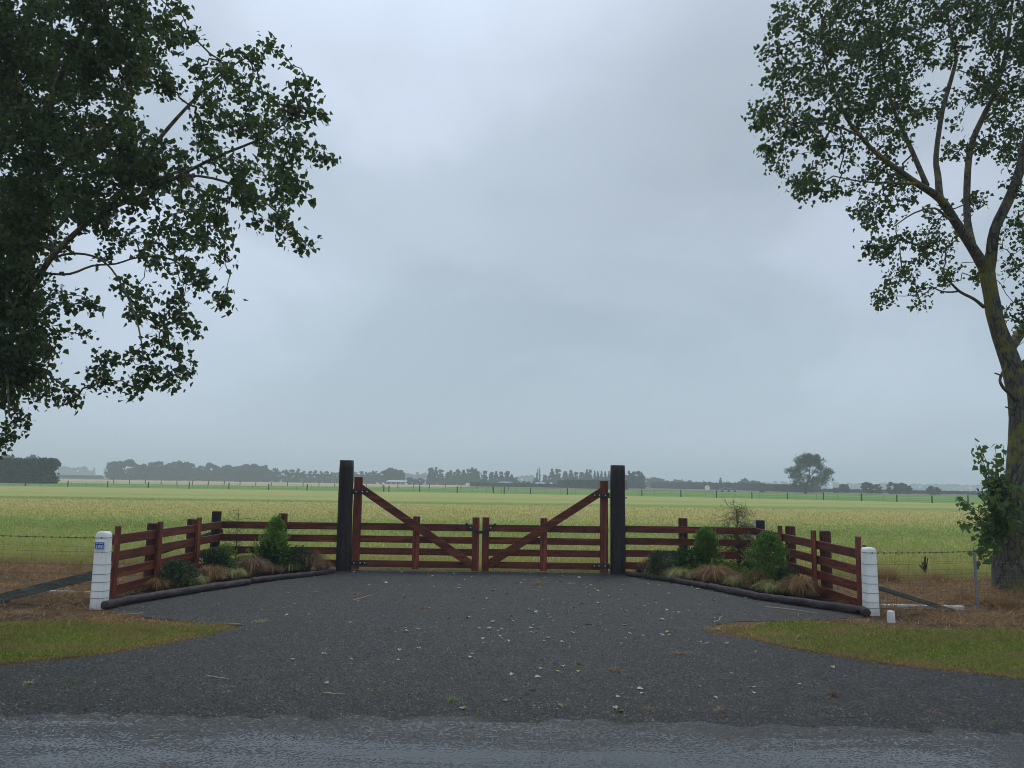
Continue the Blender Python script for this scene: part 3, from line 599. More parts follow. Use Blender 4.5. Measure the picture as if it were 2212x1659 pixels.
# ------------------------------------------------------------------ timber fences
RZ = ((.768, .898), (.538, .668), (.308, .438), (.078, .208))
def halfpost(b, x, y, w, h, z0=0):
    b.tube([(x, y, z0 - .02), (x, y, h - .015), (x, y, h)], [w / 2 * 1.02, w / 2, w / 2 - .012], 14)
def rail_fence(side):
    if side < 0:
        corner = Vector((-5.43, 14.60)); gate = Vector((-3.262, 14.74)); end = Vector((-5.47, 10.72)); tops = (1.02, .99, 1.05)
        label = 'red-brown post-and-rail fence wing left of the gate, behind the left planting'
        mids = (13.45, 12.0); dz = 0; backpost = P(*c2(463, 1200)).x; zs = 0
    else:
        corner = Vector((4.70, 14.86)); gate = Vector((2.222, 14.93)); end = Vector((4.93, 10.85)); tops = (1.03, 1.05, 1.06)
        label = 'red-brown post-and-rail fence wing right of the gate, behind the right planting'
        mids = (13.55, 12.25); backpost = 3.33; zs = .02; dz = -.07
    root = empty('rail_fence', (corner.x, corner.y, 0), label, 'fence', 'timber wings either side of the gate')
    inw = 1 if side < 0 else -1
    for z0, z1 in RZ:
        z0 += zs; z1 += zs
        b = MB(); b.bar((corner.x + inw * .0235, corner.y - .0, (z0 + z1) / 2), (gate.x - .0 * inw, gate.y, (z0 + z1) / 2), .044, z1 - z0, bev=.004); b.build('rail', M['redX'], root)
        b = MB(); b.bar((corner.x, corner.y + .022, (z0 + z1) / 2), (end.x, end.y + .02, (z0 + z1) / 2 + dz), .044, z1 - z0, bev=.004); b.build('rail', M['redY'], root)
    b = MB(); halfpost(b, corner.x - inw * .13, corner.y + .06, .175, tops[2] + (.03 if side < 0 else 0)); o = b.build('corner_post', M['blackpost'], root, False); o['label'] = 'blackened round corner post'
    if side > 0:
        b = MB(); b.box((corner.x - inw * .13 - .105, corner.y + .06, .53), (.03, .05, 1.06)); b.build('white_strip', M['white'], root)
    b = MB(); halfpost(b, backpost_x(side), (corner.y + gate.y) / 2 + .115, .175, 1.055 + zs); b.build('post', M['redpost'], root)
    for i, y in enumerate(mids):
        t = (corner.y - y) / (corner.y - end.y); x = corner.x + (end.x - corner.x) * t
        b = MB(); halfpost(b, x - inw * .115, y + (.10 if side < 0 else -.06), .17, tops[1] + (.0 if side < 0 else -.02)); b.build('post', M['redpost'], root)
        b = MB(); b.box((x + inw * .045, y, (tops[0] + .05) / 2), (.042, .125, tops[0] - .05), None, 1, .005); b.build('batten', M['redZ'], root)
    b = MB(); b.box((end.x + inw * .045, end.y + .02, (tops[0] + .05) / 2), (.045, .10, tops[0] - .05), None, 1, .005); b.build('batten', M['redZ'], root)
    b = MB(); b.box((end.x - inw * .047, end.y + .03, .46), (.045, .035, .90), None, 1, .005); b.build('backing_board', M['redZ'], root)
    return root
def backpost_x(side): return -4.34 if side < 0 else 3.36
rail_fence(-1); rail_fence(1)

# ------------------------------------------------------------------ white strainer posts, sign, stays
def white_post(x, y, w0, w1, h, d, label, tiltx=0.0, rot=0.0):
    r_ = empty('strainer_post', (x, y, 0), label, 'fence post', 'white end posts of the wire fences'); r_.rotation_euler.z = 0
    b = MB(); prof = [(0, 1.0, 1), (.35, .955, 1), (.7, .91, 1), (.93, .875, 1), (.965, .84, .99), (.985, .76, .96), (1.0, .62, .86)]
    seg = []
    for t, k, k2 in prof:
        ww = w0 + (w1 - w0) * t; ww = ww if t < .95 else ww * (k / .875); dd = d * (1 - .12 * t) * k2; c_ = .022
        hx, hy = ww / 2, dd / 2
        seg.append([(x + tiltx * t + q[0], y + q[1], h * t - .02 * (t == 0)) for q in ((-hx + c_, -hy), (hx - c_, -hy), (hx, -hy + c_), (hx, hy - c_), (hx - c_, hy), (-hx + c_, hy), (-hx, hy - c_), (-hx, -hy + c_))])
    for s_ in seg: b.v += s_; b.n += 8
    for k in range(len(seg) - 1):
        for i in range(8): j = (i + 1) % 8; b.f.append((k * 8 + i, k * 8 + j, k * 8 + 8 + j, k * 8 + 8 + i))
    b.f.append(tuple(range(len(seg) * 8 - 8, len(seg) * 8)))
    b.build('post', M['white'], r_); return r_
wpl = P(*c1(829, 1446)); wpr = P(*c5(447, 1510))
white_post(wpl.x, wpl.y + .09, .182, .165, .985, .17, 'white painted square post with the blue 280 number sign, left end', -.015)
white_post(wpr.x - .01, wpr.y + .10, .165, .155, .90, .19, 'plain white painted square post without a sign, right end', 0)
sx, sy = wpl.x - .008, wpl.y - .002
sg = empty('number_sign', (sx, sy, .83), 'small blue sign with white numerals 280 on the left white post', 'sign')
sw, sh = .128, .090; sz = .815
b = MB(); b.box((sx, sy - .006, sz), (sw, .006, sh), None, 1, .001); b.build('sign_border', M['signwhite'], sg)
b = MB(); b.box((sx, sy - .0105, sz), (sw - .010, .003, sh - .010)); b.build('sign_plate', M['blue'], sg)
b = MB()
for x0, x1 in ((-.050, -.019), (-.013, .030), (.034, .048)):
    xx = x0
    while xx < x1: b.box((sx + xx + .0016, sy - .0126, sz + .028), (.0028, .001, .0085)); xx += .0042
b.build('small_lettering', M['signwhite'], sg)
fc = bpy.data.curves.new('numerals', 'FONT'); fc.body = '280'; fc.size = .062; fc.extrude = .0006; fc.align_x = 'CENTER'; fc.space_character = 1.22; fc.offset = .0012
fo = bpy.data.objects.new('numerals_src', fc); COL.objects.link(fo); bpy.context.view_layer.update()
me = bpy.data.meshes.new_from_object(fo.evaluated_get(bpy.context.evaluated_depsgraph_get())); bpy.data.objects.remove(fo)
me.transform(Matrix.Translation((sx + .002, sy - .0128, sz - .034)) @ Matrix.Rotation(R(90), 4, 'X')); me.name = 'numerals'
me.materials.clear(); link('numerals', me, M['signwhite'], sg)

def board_stay(a, b_, w, h, name, label, cat, mat, group=None):
    m_ = MB(); m_.bar(a, b_, w, h, bev=.004); return tag(m_.build(name, mat), label, cat, group)
a = Z(*c1(805, 1080), 10.25); bb = P(*c1(0, 1345)) + Vector((-.25, .12, -.10)); a.x = wpl.x - .085; a.z = .435
board_stay(a, P(*c1(-60, 1372)) + Vector((0, .02, .03)), .05, .115, 'fence_stay', 'weathered grey diagonal board propping the left white post', 'fence stay', M['greyboard'], 'diagonal stays of the white posts')
a = Z(*c5(500, 1272), wpr.y + .1); a.x = wpr.x + .085
board_stay(a, P(*c5(1150, 1470)) + Vector((.05, .1, -.04)), .11, .05, 'fence_stay', 'weathered grey diagonal board propping the right white post', 'fence stay', M['greyboard'], 'diagonal stays of the white posts')
a, bb = P(*c1(225, 1296)), P(*c1(790, 1312)); a.z = bb.z = .03
m_ = MB(); m_.bar(a, bb, .05, .045, bev=.006); tag(m_.build('ground_beam', M['white']), 'long white beam lying in dry grass left of the 280 post', 'beam', 'white beams on the ground')
a, bb = P(*c5(490, 1425), .03), P(*c5(1165, 1438), .03)
m_ = MB(); m_.bar(a, bb, .07, .055, bev=.006); tag(m_.build('ground_beam', M['white']), 'long white beam lying in dry grass right of the plain white post', 'beam', 'white beams on the ground')
pp = P(*c5(585, 1568)); m_ = MB(); m_.box((pp.x, pp.y + .03, .075), (.085, .07, .16), Matrix.Rotation(.15, 3, 'Z'), .9, .008)
tag(m_.build('marker_peg', M['white']), 'short white peg standing in the grass before the plain white post', 'peg')
a, bb = Vector((-5.5, 14.75, .70)), Vector((-7.7, 16.3, .02)); m_ = MB(); m_.tube([a, bb], [.055, .065], 12)
tag(m_.build('brace_pole', M['blackpost']), 'dark round pole leaning from the field to the left corner post', 'pole')
pp = P(*c1(725, 945)); m_ = MB(); m_.tube([(pp.x, pp.y, 0), (pp.x + .03, pp.y, .42)], .011, 6); tag(m_.build('stake', plain('pale_stake', (.45, .42, .25), .7)), 'thin pale stake in the field left of the 280 post', 'stake')

# ------------------------------------------------------------------ wire fences
def wire_fence(pts, heights, label, posts, wraps):
    root = empty('wire_fence', (pts[0][0], pts[0][1], 0), label, 'wire fence', 'wire fences of the road frontage')
    for i, h in enumerate(heights):
        b = MB(); r_ = .0036 if i == 0 else .0020
        line = []
        for k in range(len(pts) - 1):
            A = Vector((*pts[k], h)); B = Vector((*pts[k + 1], h)); n = 6
            for t in range(n): line.append(A.lerp(B, t / n) + Vector((0, 0, -.008 * math.sin(math.pi * t / n))))
        line.append(Vector((*pts[-1], h))); b.tube(line, r_, 5)
        if i == 0:
            for k in range(len(line) - 1):
                for t in (0, .33, .66):
                    p = line[k].lerp(line[k + 1], t); b.tube([p + Vector((-.01, .008, -.016)), p + Vector((.01, -.008, .016))], .0028, 4)
                    b.tube([p + Vector((.01, .008, -.012)), p + Vector((-.01, -.008, .014))], .0028, 4)
        for (wx, wy, ww, wd) in wraps:
            k_ = 1 - .1 * h; x0, x1, y0, y1 = wx - ww / 2 * k_ - .004, wx + ww / 2 * k_ + .004, wy - wd / 2 * (1 - .12 * h) - .004, wy + wd / 2
            b.tube([(x0, y1, h), (x0, y0, h), (x1, y0, h), (x1, y1, h)], .0026 if i else .0036, 5)
        b.build('barbed_strand' if i == 0 else 'wire_strand', M['barb'] if i == 0 else M['wire'], root)
    for (x, y, h) in posts:
        b = MB(); b.box((x, y, h / 2), (.038, .012, h)); b.box((x + .012, y + .018, h / 2), (.010, .030, h)); b.build('steel_standard', M['steel'], root)
    b = MB()   # netting behind the strands
    A, B = Vector(pts[0]), Vector(pts[-1]); d = (B - A); L = d.length; d.normalize(); k = .35
    while k < L - .1:
        q = A + d * k; b.tube([(q.x, q.y + .02, .06), (q.x, q.y + .02, heights[0] - .03)], .0012, 4, False); k += .21
    for h in np.linspace(.08, heights[0] - .12, 7): b.tube([(A.x + d.x * .1, A.y + .02, h), (B.x, B.y + .02, h)], .0011, 4, False)
    b.build('netting', M['wire'], root); return root
wire_fence([(wpl.x, wpl.y + .01), (-7.4, 10.35), (-12, 10.9)], [.91, .73, .57, .45, .35, .24, .15], 'barbed wire and netting fence running left from the 280 post', [(-9.2, 10.58, .95)], [(wpl.x, wpl.y + .09, .182, .17)])
st = P(*c5(1283, 1468))
wire_fence([(wpr.x, wpr.y + .01), (st.x, st.y - .02), (12.5, 12.1)], [.835, .68, .53, .425, .30, .18, .105], 'wire fence with grey steel standard running right from the plain white post', [(st.x, st.y, .86)], [(wpr.x - .01, wpr.y + .10, .163, .19)])

# ------------------------------------------------------------------ log edging
def log(pts, r0, label):
    b = MB(); out = []; rr = []
    P_ = [Vector(p) for p in pts]
    for k in range(len(P_) - 1):
        n = 8
        for t in range(n + (k == len(P_) - 2)):
            q = P_[k].lerp(P_[k + 1], t / n); out.append(q + Vector((random.uniform(-.004, .004), random.uniform(-.004, .004), random.uniform(-.004, .004)))); rr.append(r0 * random.uniform(.97, 1.03))
    rr[0] *= .9; rr[-1] *= .9
    b.tube(out, rr, 16); return tag(b.build('edging_log', M['log'], None, True), label, 'log', 'round logs edging the plantings')
log([P(*c1(905, 1402), .07), P(*ce(0, 845), .07), P(*ce(740, 727), .065), P(*ce(1180, 665), .06)], .055, 'long dark round log edging the left planting, nearer the 280 post')
log([P(*ce(1195, 657), .06), P(*ce(1500, 620), .055), P(*ce(1830, 587), .05), P(*ce(2000, 562), .045)], .048, 'thin far end log of the left planting, beside the left gate post')
log([P(*c4(150, 1128), .05), P(*c4(500, 1170), .055), P(*c4(860, 1237), .06)], .048, 'thin far end log of the right planting, beside the right gate post')
log([P(*c4(870, 1237), .06), P(*c4(1300, 1322), .065), P(*c4(1700, 1377), .068), P(*c4(2212, 1448), .07), P(*c5(375, 1478), .07)], .055, 'long dark round log edging the right planting, nearer the white post')

# ------------------------------------------------------------------ leaves and plants
LEAF_DELTA = np.array([(0, 0, 0), (-.50, .28, .06), (-.30, .62, .03), (0, 1.05, -.06), (.30, .62, .03), (.50, .28, .06)])
LEAF_OVAL = np.array([(0, 0, 0), (-.28, .40, .07), (-.18, .75, .04), (0, 1.0, -.04), (.18, .75, .04), (.28, .40, .07)])
LEAF_F = [(0, 3, 2, 1), (0, 5, 4, 3)]
def leaves(name, pos, tip, size, mat, parent, shape=LEAF_DELTA):
    """pos: base points, tip: unit direction of each leaf, size per leaf"""
    n = len(pos); tip = tip / np.linalg.norm(tip, axis=1, keepdims=True)
    rv = RNG.normal(0, 1, (n, 3)); side = np.cross(tip, rv); side /= np.linalg.norm(side, axis=1, keepdims=True) + 1e-9
    nor = np.cross(side, tip)
    vs = pos[:, None] + size[:, None, None] * (shape[None, :, 0:1] * side[:, None] + shape[None, :, 1:2] * tip[:, None] + shape[None, :, 2:3] * nor[:, None])
    return link(name, np_mesh(name, vs.reshape(-1, 3), 6, LEAF_F, 4), mat, parent)

def grow(limbs, tips, seg_jit=.08, up=.0, tip_r=.004, expo=.42, root_r_cap=.2, nseg=4, minfrac=0):
    """limbs: list of polylines [(Vector,r)], tips: (n,3). returns list of (pts, radii) strands and tip paths"""
    nodes = []; par = []; fixed_r = []
    for L in limbs:
        last = None
        for k in range(len(L) - 1):
            A, ra = L[k]; B, rb = L[k + 1]; n = max(2, int((B - A).length / .25))
            for t in range(n):
                nodes.append(A.lerp(B, t / n)); fixed_r.append(ra + (rb - ra) * t / n); par.append(last); last = len(nodes) - 1
        nodes.append(L[-1][0]); fixed_r.append(L[-1][1]); par.append(last)
    nl = len(nodes); arr = np.zeros((nl + len(tips) * nseg, 3)); arr[:nl] = [tuple(v) for v in nodes]; cnt = nl
    d0 = np.min(np.linalg.norm(tips[:, None] - arr[None, :nl], axis=2), axis=1) if len(tips) * nl < 4e7 else np.zeros(len(tips))
    order = np.argsort(d0); strands = []; weight = np.zeros(len(arr)); par = par + [None] * (len(arr) - nl); parent = np.full(len(arr), -1)
    paths = []
    for ti in order:
        T = tips[ti]; dd = np.linalg.norm(arr[:cnt] - T, axis=1)
        dd[:nl] *= .9
        j = int(np.argmin(dd)); A = arr[j].copy()
        D_ = T - A; L = np.linalg.norm(D_)
        path = [j]; prev = j
        for s_ in range(1, nseg + 1):
            t = s_ / nseg; q = A + D_ * t
            q[2] += up * L * math.sin(math.pi * t)
            if s_ < nseg: q += RNG.normal(0, seg_jit * L * .5, 3)
            arr[cnt] = q; parent[cnt] = prev; prev = cnt; path.append(cnt); cnt += 1
        k = prev
        while k >= nl: weight[k] += 1; k = parent[k]
        paths.append((ti, path))
    return arr, nl, paths, weight, tip_r, expo

def tree_mesh(limbs, tips, b, twig, root, up=.06, tip_r=.004, expo=.42, jit=.10, nseg=4, seg=5, cap=.05):
    arr, nl, paths, weight, tip_r, expo = grow(limbs, tips, jit, up, tip_r, expo, nseg=nseg)
    last = np.zeros((len(tips), 3)); prevp = np.zeros((len(tips), 3))
    for ti, path in paths:
        rr = [min(cap, tip_r * max(1, weight[k]) ** expo) for k in path[1:]]; rr = [rr[0]] + rr
        b.tube([arr[k] for k in path], rr, seg, False)
        last[ti] = arr[path[-1]]; prevp[ti] = arr[path[-2]]
    b.build('trunk', twig, root, True)
    return last, prevp

def limb(pts): return [(Z(px, py, Y), r * Y / 1646) for px, py, Y, r in pts]
def smooth_limb(L, n=3):
    out = []
    P_ = [L[0]] + L + [L[-1]]
    for k in range(1, len(P_) - 2):
        p0, p1, p2, p3 = (P_[k - 1][0], P_[k][0], P_[k + 1][0], P_[k + 2][0])
        for t in range(n):
            u = t / n; u2 = u * u; u3 = u2 * u
            q = .5 * ((2 * p1) + (-p0 + p2) * u + (2 * p0 - 5 * p1 + 4 * p2 - p3) * u2 + (-p0 + 3 * p1 - 3 * p2 + p3) * u3)
            out.append((q, P_[k][1] * (1 - u) + P_[k + 1][1] * u))
    out.append(L[-1]); return out
def poplar(root, trunk_limbs, clumps, size, per_m3=9.0, leaf_n=11):
    b = MB()
    for i, L in enumerate(trunk_limbs):
        rr = [r * random.uniform(.97, 1.03) for _, r in L]
        b.tube([p for p, _ in L], rr, 14 if L[0][1] > .1 else 8)
    tips = []
    for px, py, r, Y, dens in clumps:
        c = Z(px, py, Y); rm = r * Y / 1646
        n = max(3, int(per_m3 * dens * (rm ** 2.35) * 5.2))
        for _ in range(n):
            v = RNG.normal(0, 1, 3); v /= np.linalg.norm(v); v *= RNG.uniform(.15, 1.0) ** (1 / 2.4)
            tips.append((c.x + v[0] * rm, c.y + v[1] * rm * 1.25, c.z + v[2] * rm * .95))
    tips = np.array(tips)
    limbs = [L for L in trunk_limbs]
    last, prevp = tree_mesh(limbs, tips, b, M['bark'], root, up=.07, tip_r=.0042, jit=.11)
    # leaves sit along the last stretch of every twig
    n = len(tips); k = leaf_n
    tt = RNG.uniform(-.1, 1.08, (n, k)) ** 1.0
    d = last - prevp; ln = np.linalg.norm(d, axis=1, keepdims=True) + 1e-6; ext = np.clip(.26 / ln, .5, 3.0)
    base = last[:, None] - d[:, None] * (ext[:, None] * (1 - tt[..., None])) * .9 + RNG.normal(0, .075, (n, k, 3))
    base = base.reshape(-1, 3)
    tip = RNG.normal(0, .55, base.shape) + np.array((0, 0, -.62)) + np.repeat(d / ln, k, axis=0) * .35
    sz = size * RNG.uniform(.6, 1.15, len(base)) * np.repeat(RNG.uniform(.8, 1.12, n), k)
    leaves('crown', base, tip, sz, M['poplar'], root)
    return root
def jit(Y, a=1.1): return Y + random.uniform(-a, a)

# right tree: leaning trunk at the picture's right edge
rt = empty('poplar_tree', tuple(P(2200, 1290)), 'tall poplar with a mossy leaning trunk at the right edge, forking over the field', 'tree', 'two poplars framing the entrance')
YR = 13.2
RL = [
 limb([(2200, 1300, YR, 62), (2198, 1262, YR, 48), (2199, 1150, YR, 44), (2208, 1060, YR, 35), (2210, 960, YR, 28), (2206, 880, YR, 24), (2197, 838, YR, 21.5), (2184, 785, YR, 20), (2169, 745, YR, 18), (2151, 692, YR, 16.5), (2141, 639, YR, 15.5), (2132, 590, YR, 16)]),
 limb([(2132, 590, YR, 15), (2125, 575, 13.15, 13), (2101, 536, 13.0, 11), (2062, 476, 12.8, 10), (2030, 429, 12.6, 9), (1982, 397, 12.4, 7), (1943, 369, 12.3, 6), (1891, 329, 12.2, 5), (1859, 294, 12.1, 4.4), (1831, 258, 12.0, 3.8), (1792, 165, 11.9, 2.6), (1770, 70, 11.8, 1.8)]),
 limb([(2030, 429, 12.6, 8.5), (2026, 380, 12.8, 7), (2022, 337, 13.0, 6), (2036, 238, 13.3, 5.4), (2058, 159, 13.5, 4.5), (2064, 119, 13.6, 3.6), (2045, 24, 13.8, 2.6), (2040, -90, 14, 1.5)]),
 limb([(2101, 536, 13.0, 9), (2090, 480, 13.3, 8), (2089, 397, 13.6, 7.5), (2097, 317, 13.8, 7), (2121, 258, 14.0, 6), (2149, 198, 14.2, 5), (2173, 110, 14.4, 4), (2190, -20, 14.6, 2.4)]),
 limb([(2132, 592, YR, 15), (2140, 560, 13.1, 12), (2149, 496, 13.0, 11), (2177, 436, 12.9, 11), (2200, 377, 12.8, 10), (2214, 317, 12.7, 9), (2240, 200, 12.5, 7), (2252, 60, 12.4, 5), (2260, -90, 12.3, 2.5)]),
 limb([(2002, 401, 12.5, 6), (1966, 317, 12.9, 5), (1931, 238, 13.2, 4), (1911, 159, 13.4, 3.2), (1900, 60, 13.6, 2.2), (1890, -50, 13.8, 1.2)]),
 limb([(2178, 757, YR, 12), (2212, 708, 13.6, 10), (2262, 640, 14.0, 8), (2330, 540, 14.5, 6), (2390, 400, 14.8, 4)]),
 limb([(1859, 294, 12.1, 3), (1800, 270, 11.7, 2.2), (1730, 262, 11.4, 1.5)]),
 limb([(1982, 397, 12.4, 3.4), (1930, 395, 12.0, 2.4), (1860, 392, 11.8, 1.7), (1800, 380, 11.7, 1.2)]),
 limb([(2062, 476, 12.8, 4), (2045, 470, 12.5, 3), (2020, 450, 12.2, 2.4), (1975, 460, 11.9, 1.8), (1930, 490, 11.7, 1.2)]),
 limb([(2125, 663, YR, 4.2), (2104, 646, 13.0, 3.4), (2075, 631, 12.8, 3), (2055, 612, 12.7, 2.4), (2037, 589, 12.6, 1.8), (2043, 568, 12.6, 1.2)]),
 limb([(2072, 629, 12.8, 2.2), (2051, 631, 12.7, 2.0), (2030, 628, 12.7, 1.6), (2006, 615, 12.6, 1.0)]),
 limb([(2196, 868, YR, 5.5), (2184, 852, 12.9, 4.5), (2168, 838, 12.8, 3.6), (2160, 822, 12.8, 3.2), (2165, 806, 12.8, 3), (2172, 790, 12.8, 2.6), (2170, 780, 12.8, 1.2)]),
 limb([(2166, 812, 12.8, 2.2), (2149, 806, 12.75, 1.6)]), limb([(2196, 886, YR, 3), (2172, 879, 12.8, 1.4)]),
]
RL = [smooth_limb(L) for L in RL]
rc = [(1638, 250, 18, .9), (1650, 275, 24, .9), (1672, 175, 26, .8), (1668, 110, 22, .8), (1690, 60, 26, .9), (1655, 330, 18, .8), (1700, 20, 26, .9), (1720, 395, 22, .8), (1865, 460, 24, .8), (1745, 50, 62, .9), (1850, 45, 85, 1.1), (1960, 40, 85, 1), (2080, 35, 80, 1), (2190, 40, 85, 1.4), (1725, 140, 58, 1), (1830, 140, 80, 1.2), (1940, 140, 75, 1), (2040, 110, 50, .5), (2170, 140, 75, 1.3),
      (1665, 245, 34, .8), (1700, 290, 45, 1), (1710, 215, 48, 1), (1780, 250, 75, 1.2), (1890, 245, 78, 1.2), (1990, 225, 58, .8), (2070, 235, 42, .6), (2130, 215, 50, .7), (2200, 240, 65, 1.2),
      (1690, 345, 34, .6), (1750, 385, 34, .7), (1790, 335, 50, .9), (1830, 405, 38, .9), (1880, 350, 52, .9), (1945, 310, 45, .7), (2060, 320, 32, .4), (2110, 330, 34, .5), (1730, 420, 20, .5),
      (1890, 430, 40, .8), (1950, 435, 42, .7), (1935, 395, 26, .6), (2010, 470, 38, .8), (1895, 490, 34, .8), (1880, 545, 30, .9), (1930, 540, 42, 1), (1985, 510, 36, .6), (1980, 580, 36, .9), (1930, 600, 32, .8), (1905, 645, 20, .6), (1995, 635, 26, .8), (2040, 590, 18, .3), (2050, 520, 24, .4),
      (2175, 330, 48, .8), (2195, 420, 42, .7), (2190, 510, 42, .9), (2110, 440, 24, .3), (2190, 590, 40, .9), (2120, 600, 16, .4), (2195, 665, 32, .7), (2210, 720, 16, .3), (2205, 800, 12, .3),
      (2300, 80, 100, 1), (2310, 280, 100, 1), (2300, 460, 90, .8), (1950, -70, 100, .7), (2090, -90, 110, .7), (2240, -80, 110, .7), (1830, -50, 90, .7), (2310, 620, 60, .6)]
rcl = []
for px, py, r, dn in rc:
    Y = 13.2 - max(0, (2130 - px)) / 500 * 1.6
    rcl.append((px, py, r, jit(Y, .5), dn * .62)); rcl.append((px + random.uniform(-.3, .3) * r, py + random.uniform(-.3, .3) * r, r * .85, jit(Y + 1.3, .5), dn * .55))
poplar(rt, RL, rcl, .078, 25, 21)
# leafy shoots sprouting from the low trunk
sp = []; sb = MB(); ends = []
for k in range(46):
    a = Z(2172 + random.uniform(-8, 10), random.uniform(1080, 1165), 12.75 + random.uniform(-.1, .2))
    tx = 2062 + 115 * random.random() ** .8; ty = random.uniform(1000, 1190) if tx > 2090 else random.uniform(1030, 1160)
    if k < 9: tx, ty = random.uniform(2100, 2175), random.uniform(958, 1010)
    if k > 42: tx, ty = random.uniform(2075, 2140), random.uniform(1190, 1235)
    e = Z(tx, ty, 12.6 + random.uniform(-.55, .5)); m_ = a.lerp(e, .5) + Vector((0, 0, -.10 + .05 * random.random()))
    sb.tube([a, m_, e], [.010, .007, .003], 5, False)
    for t in np.linspace(.25, 1.02, int(15 + 10 * random.random())):
        p = a.lerp(m_, t * 2) if t < .5 else m_.lerp(e, t * 2 - 1); ends.append(p + Vector([random.gauss(0, .045) for _ in range(3)]))
for k in range(300):
    ends.append(Z(random.triangular(2125, 2235, 2140), random.uniform(1030, 1150), 12.55 + random.uniform(-.12, .05)))
sb.build('basal_shoots', M['twig'], rt, True)
ends = np.array([tuple(v) for v in ends]); n = len(ends)
o = leaves('shoot_foliage', ends, RNG.normal(0, .6, (n, 3)) + np.array((-.15, -.1, -.45)), .098 * RNG.uniform(.55, 1.2, n), M['sucker'], rt)
o['label'] = 'leafy shoots sprouting from the low trunk'

# left tree: trunk stands outside the frame, crown fills the upper left
YL = 11.5
lt_ = empty('poplar_tree', tuple(P(-190, 1300)), 'spreading poplar whose dark crown hangs in from the left edge', 'tree', 'two poplars framing the entrance')
LL = [
 limb([(-185, 1330, YL, 60), (-180, 1100, YL, 46), (-170, 950, YL, 40), (-150, 800, YL, 34), (-110, 640, YL, 28), (-60, 480, YL, 22), (-20, 330, YL, 17), (20, 180, 11.8, 12), (60, 40, 12, 9), (90, -100, 12.2, 5)]),
 limb([(-150, 800, YL, 20), (-60, 760, 11.8, 14), (20, 690, 11.3, 10), (74, 613, 10.9, 8), (108, 560, 10.6, 8.5), (143, 523, 10.5, 8), (190, 480, 10.4, 7), (240, 450, 10.3, 6.5), (310, 420, 10.2, 6), (390, 378, 10.0, 5), (470, 338, 9.9, 4.2), (540, 310, 9.8, 3.4), (590, 286, 9.8, 2.6), (650, 235, 9.8, 1.6)]),
 limb([(-20, 330, YL, 12), (60, 280, 11.2, 9), (104, 226, 11, 8), (128, 170, 10.9, 7), (160, 100, 10.8, 5), (200, 20, 10.7, 3.5), (230, -60, 10.6, 2)]),
 limb([(240, 450, 10.3, 5.5), (290, 370, 10.4, 5), (340, 305, 10.5, 4.4), (385, 252, 10.6, 3.8), (434, 201, 10.7, 3), (490, 150, 10.8, 2), (560, 110, 10.9, 1.2)]),
 limb([(-60, 480, YL, 14), (20, 430, 12, 11), (100, 380, 12.3, 9), (190, 320, 12.5, 7), (270, 230, 12.7, 5), (330, 120, 12.9, 3.5), (370, 20, 13, 2)]),
 limb([(108, 560, 10.8, 3.0), (150, 548, 10.9, 2.6), (200, 553, 10.9, 2.4), (240, 580, 10.7, 2.1), (275, 640, 10.4, 1.8), (300, 710, 9.85, 1.8), (310, 780, 9.8, 1.1)]),
 limb([(95, 590, 10.9, 3), (150, 592, 11.0, 2.6), (200, 574, 11.2, 2.3), (250, 570, 11.3, 2.0), (300, 556, 11.3, 1.8), (370, 560, 11.2, 2.2), (430, 600, 11.3, 1.5)]),
 limb([(-60, 760, 11.2, 9), (0, 750, 11.3, 6), (50, 765, 11.2, 3.5), (100, 805, 11.0, 2.2), (150, 845, 10.3, 1.5)]),
 limb([(390, 378, 10.0, 3.2), (460, 385, 9.8, 2.8), (540, 415, 9.6, 2.2), (600, 460, 9.5, 1.6), (650, 510, 9.4, 1)]),
 limb([(0, 740, 10.9, 4), (15, 820, 10.6, 3), (20, 900, 10.5, 1.6)]),
]
LL = [smooth_limb(L) for L in LL]; LL[1] = [(p, r * .78) for p, r in LL[1]]
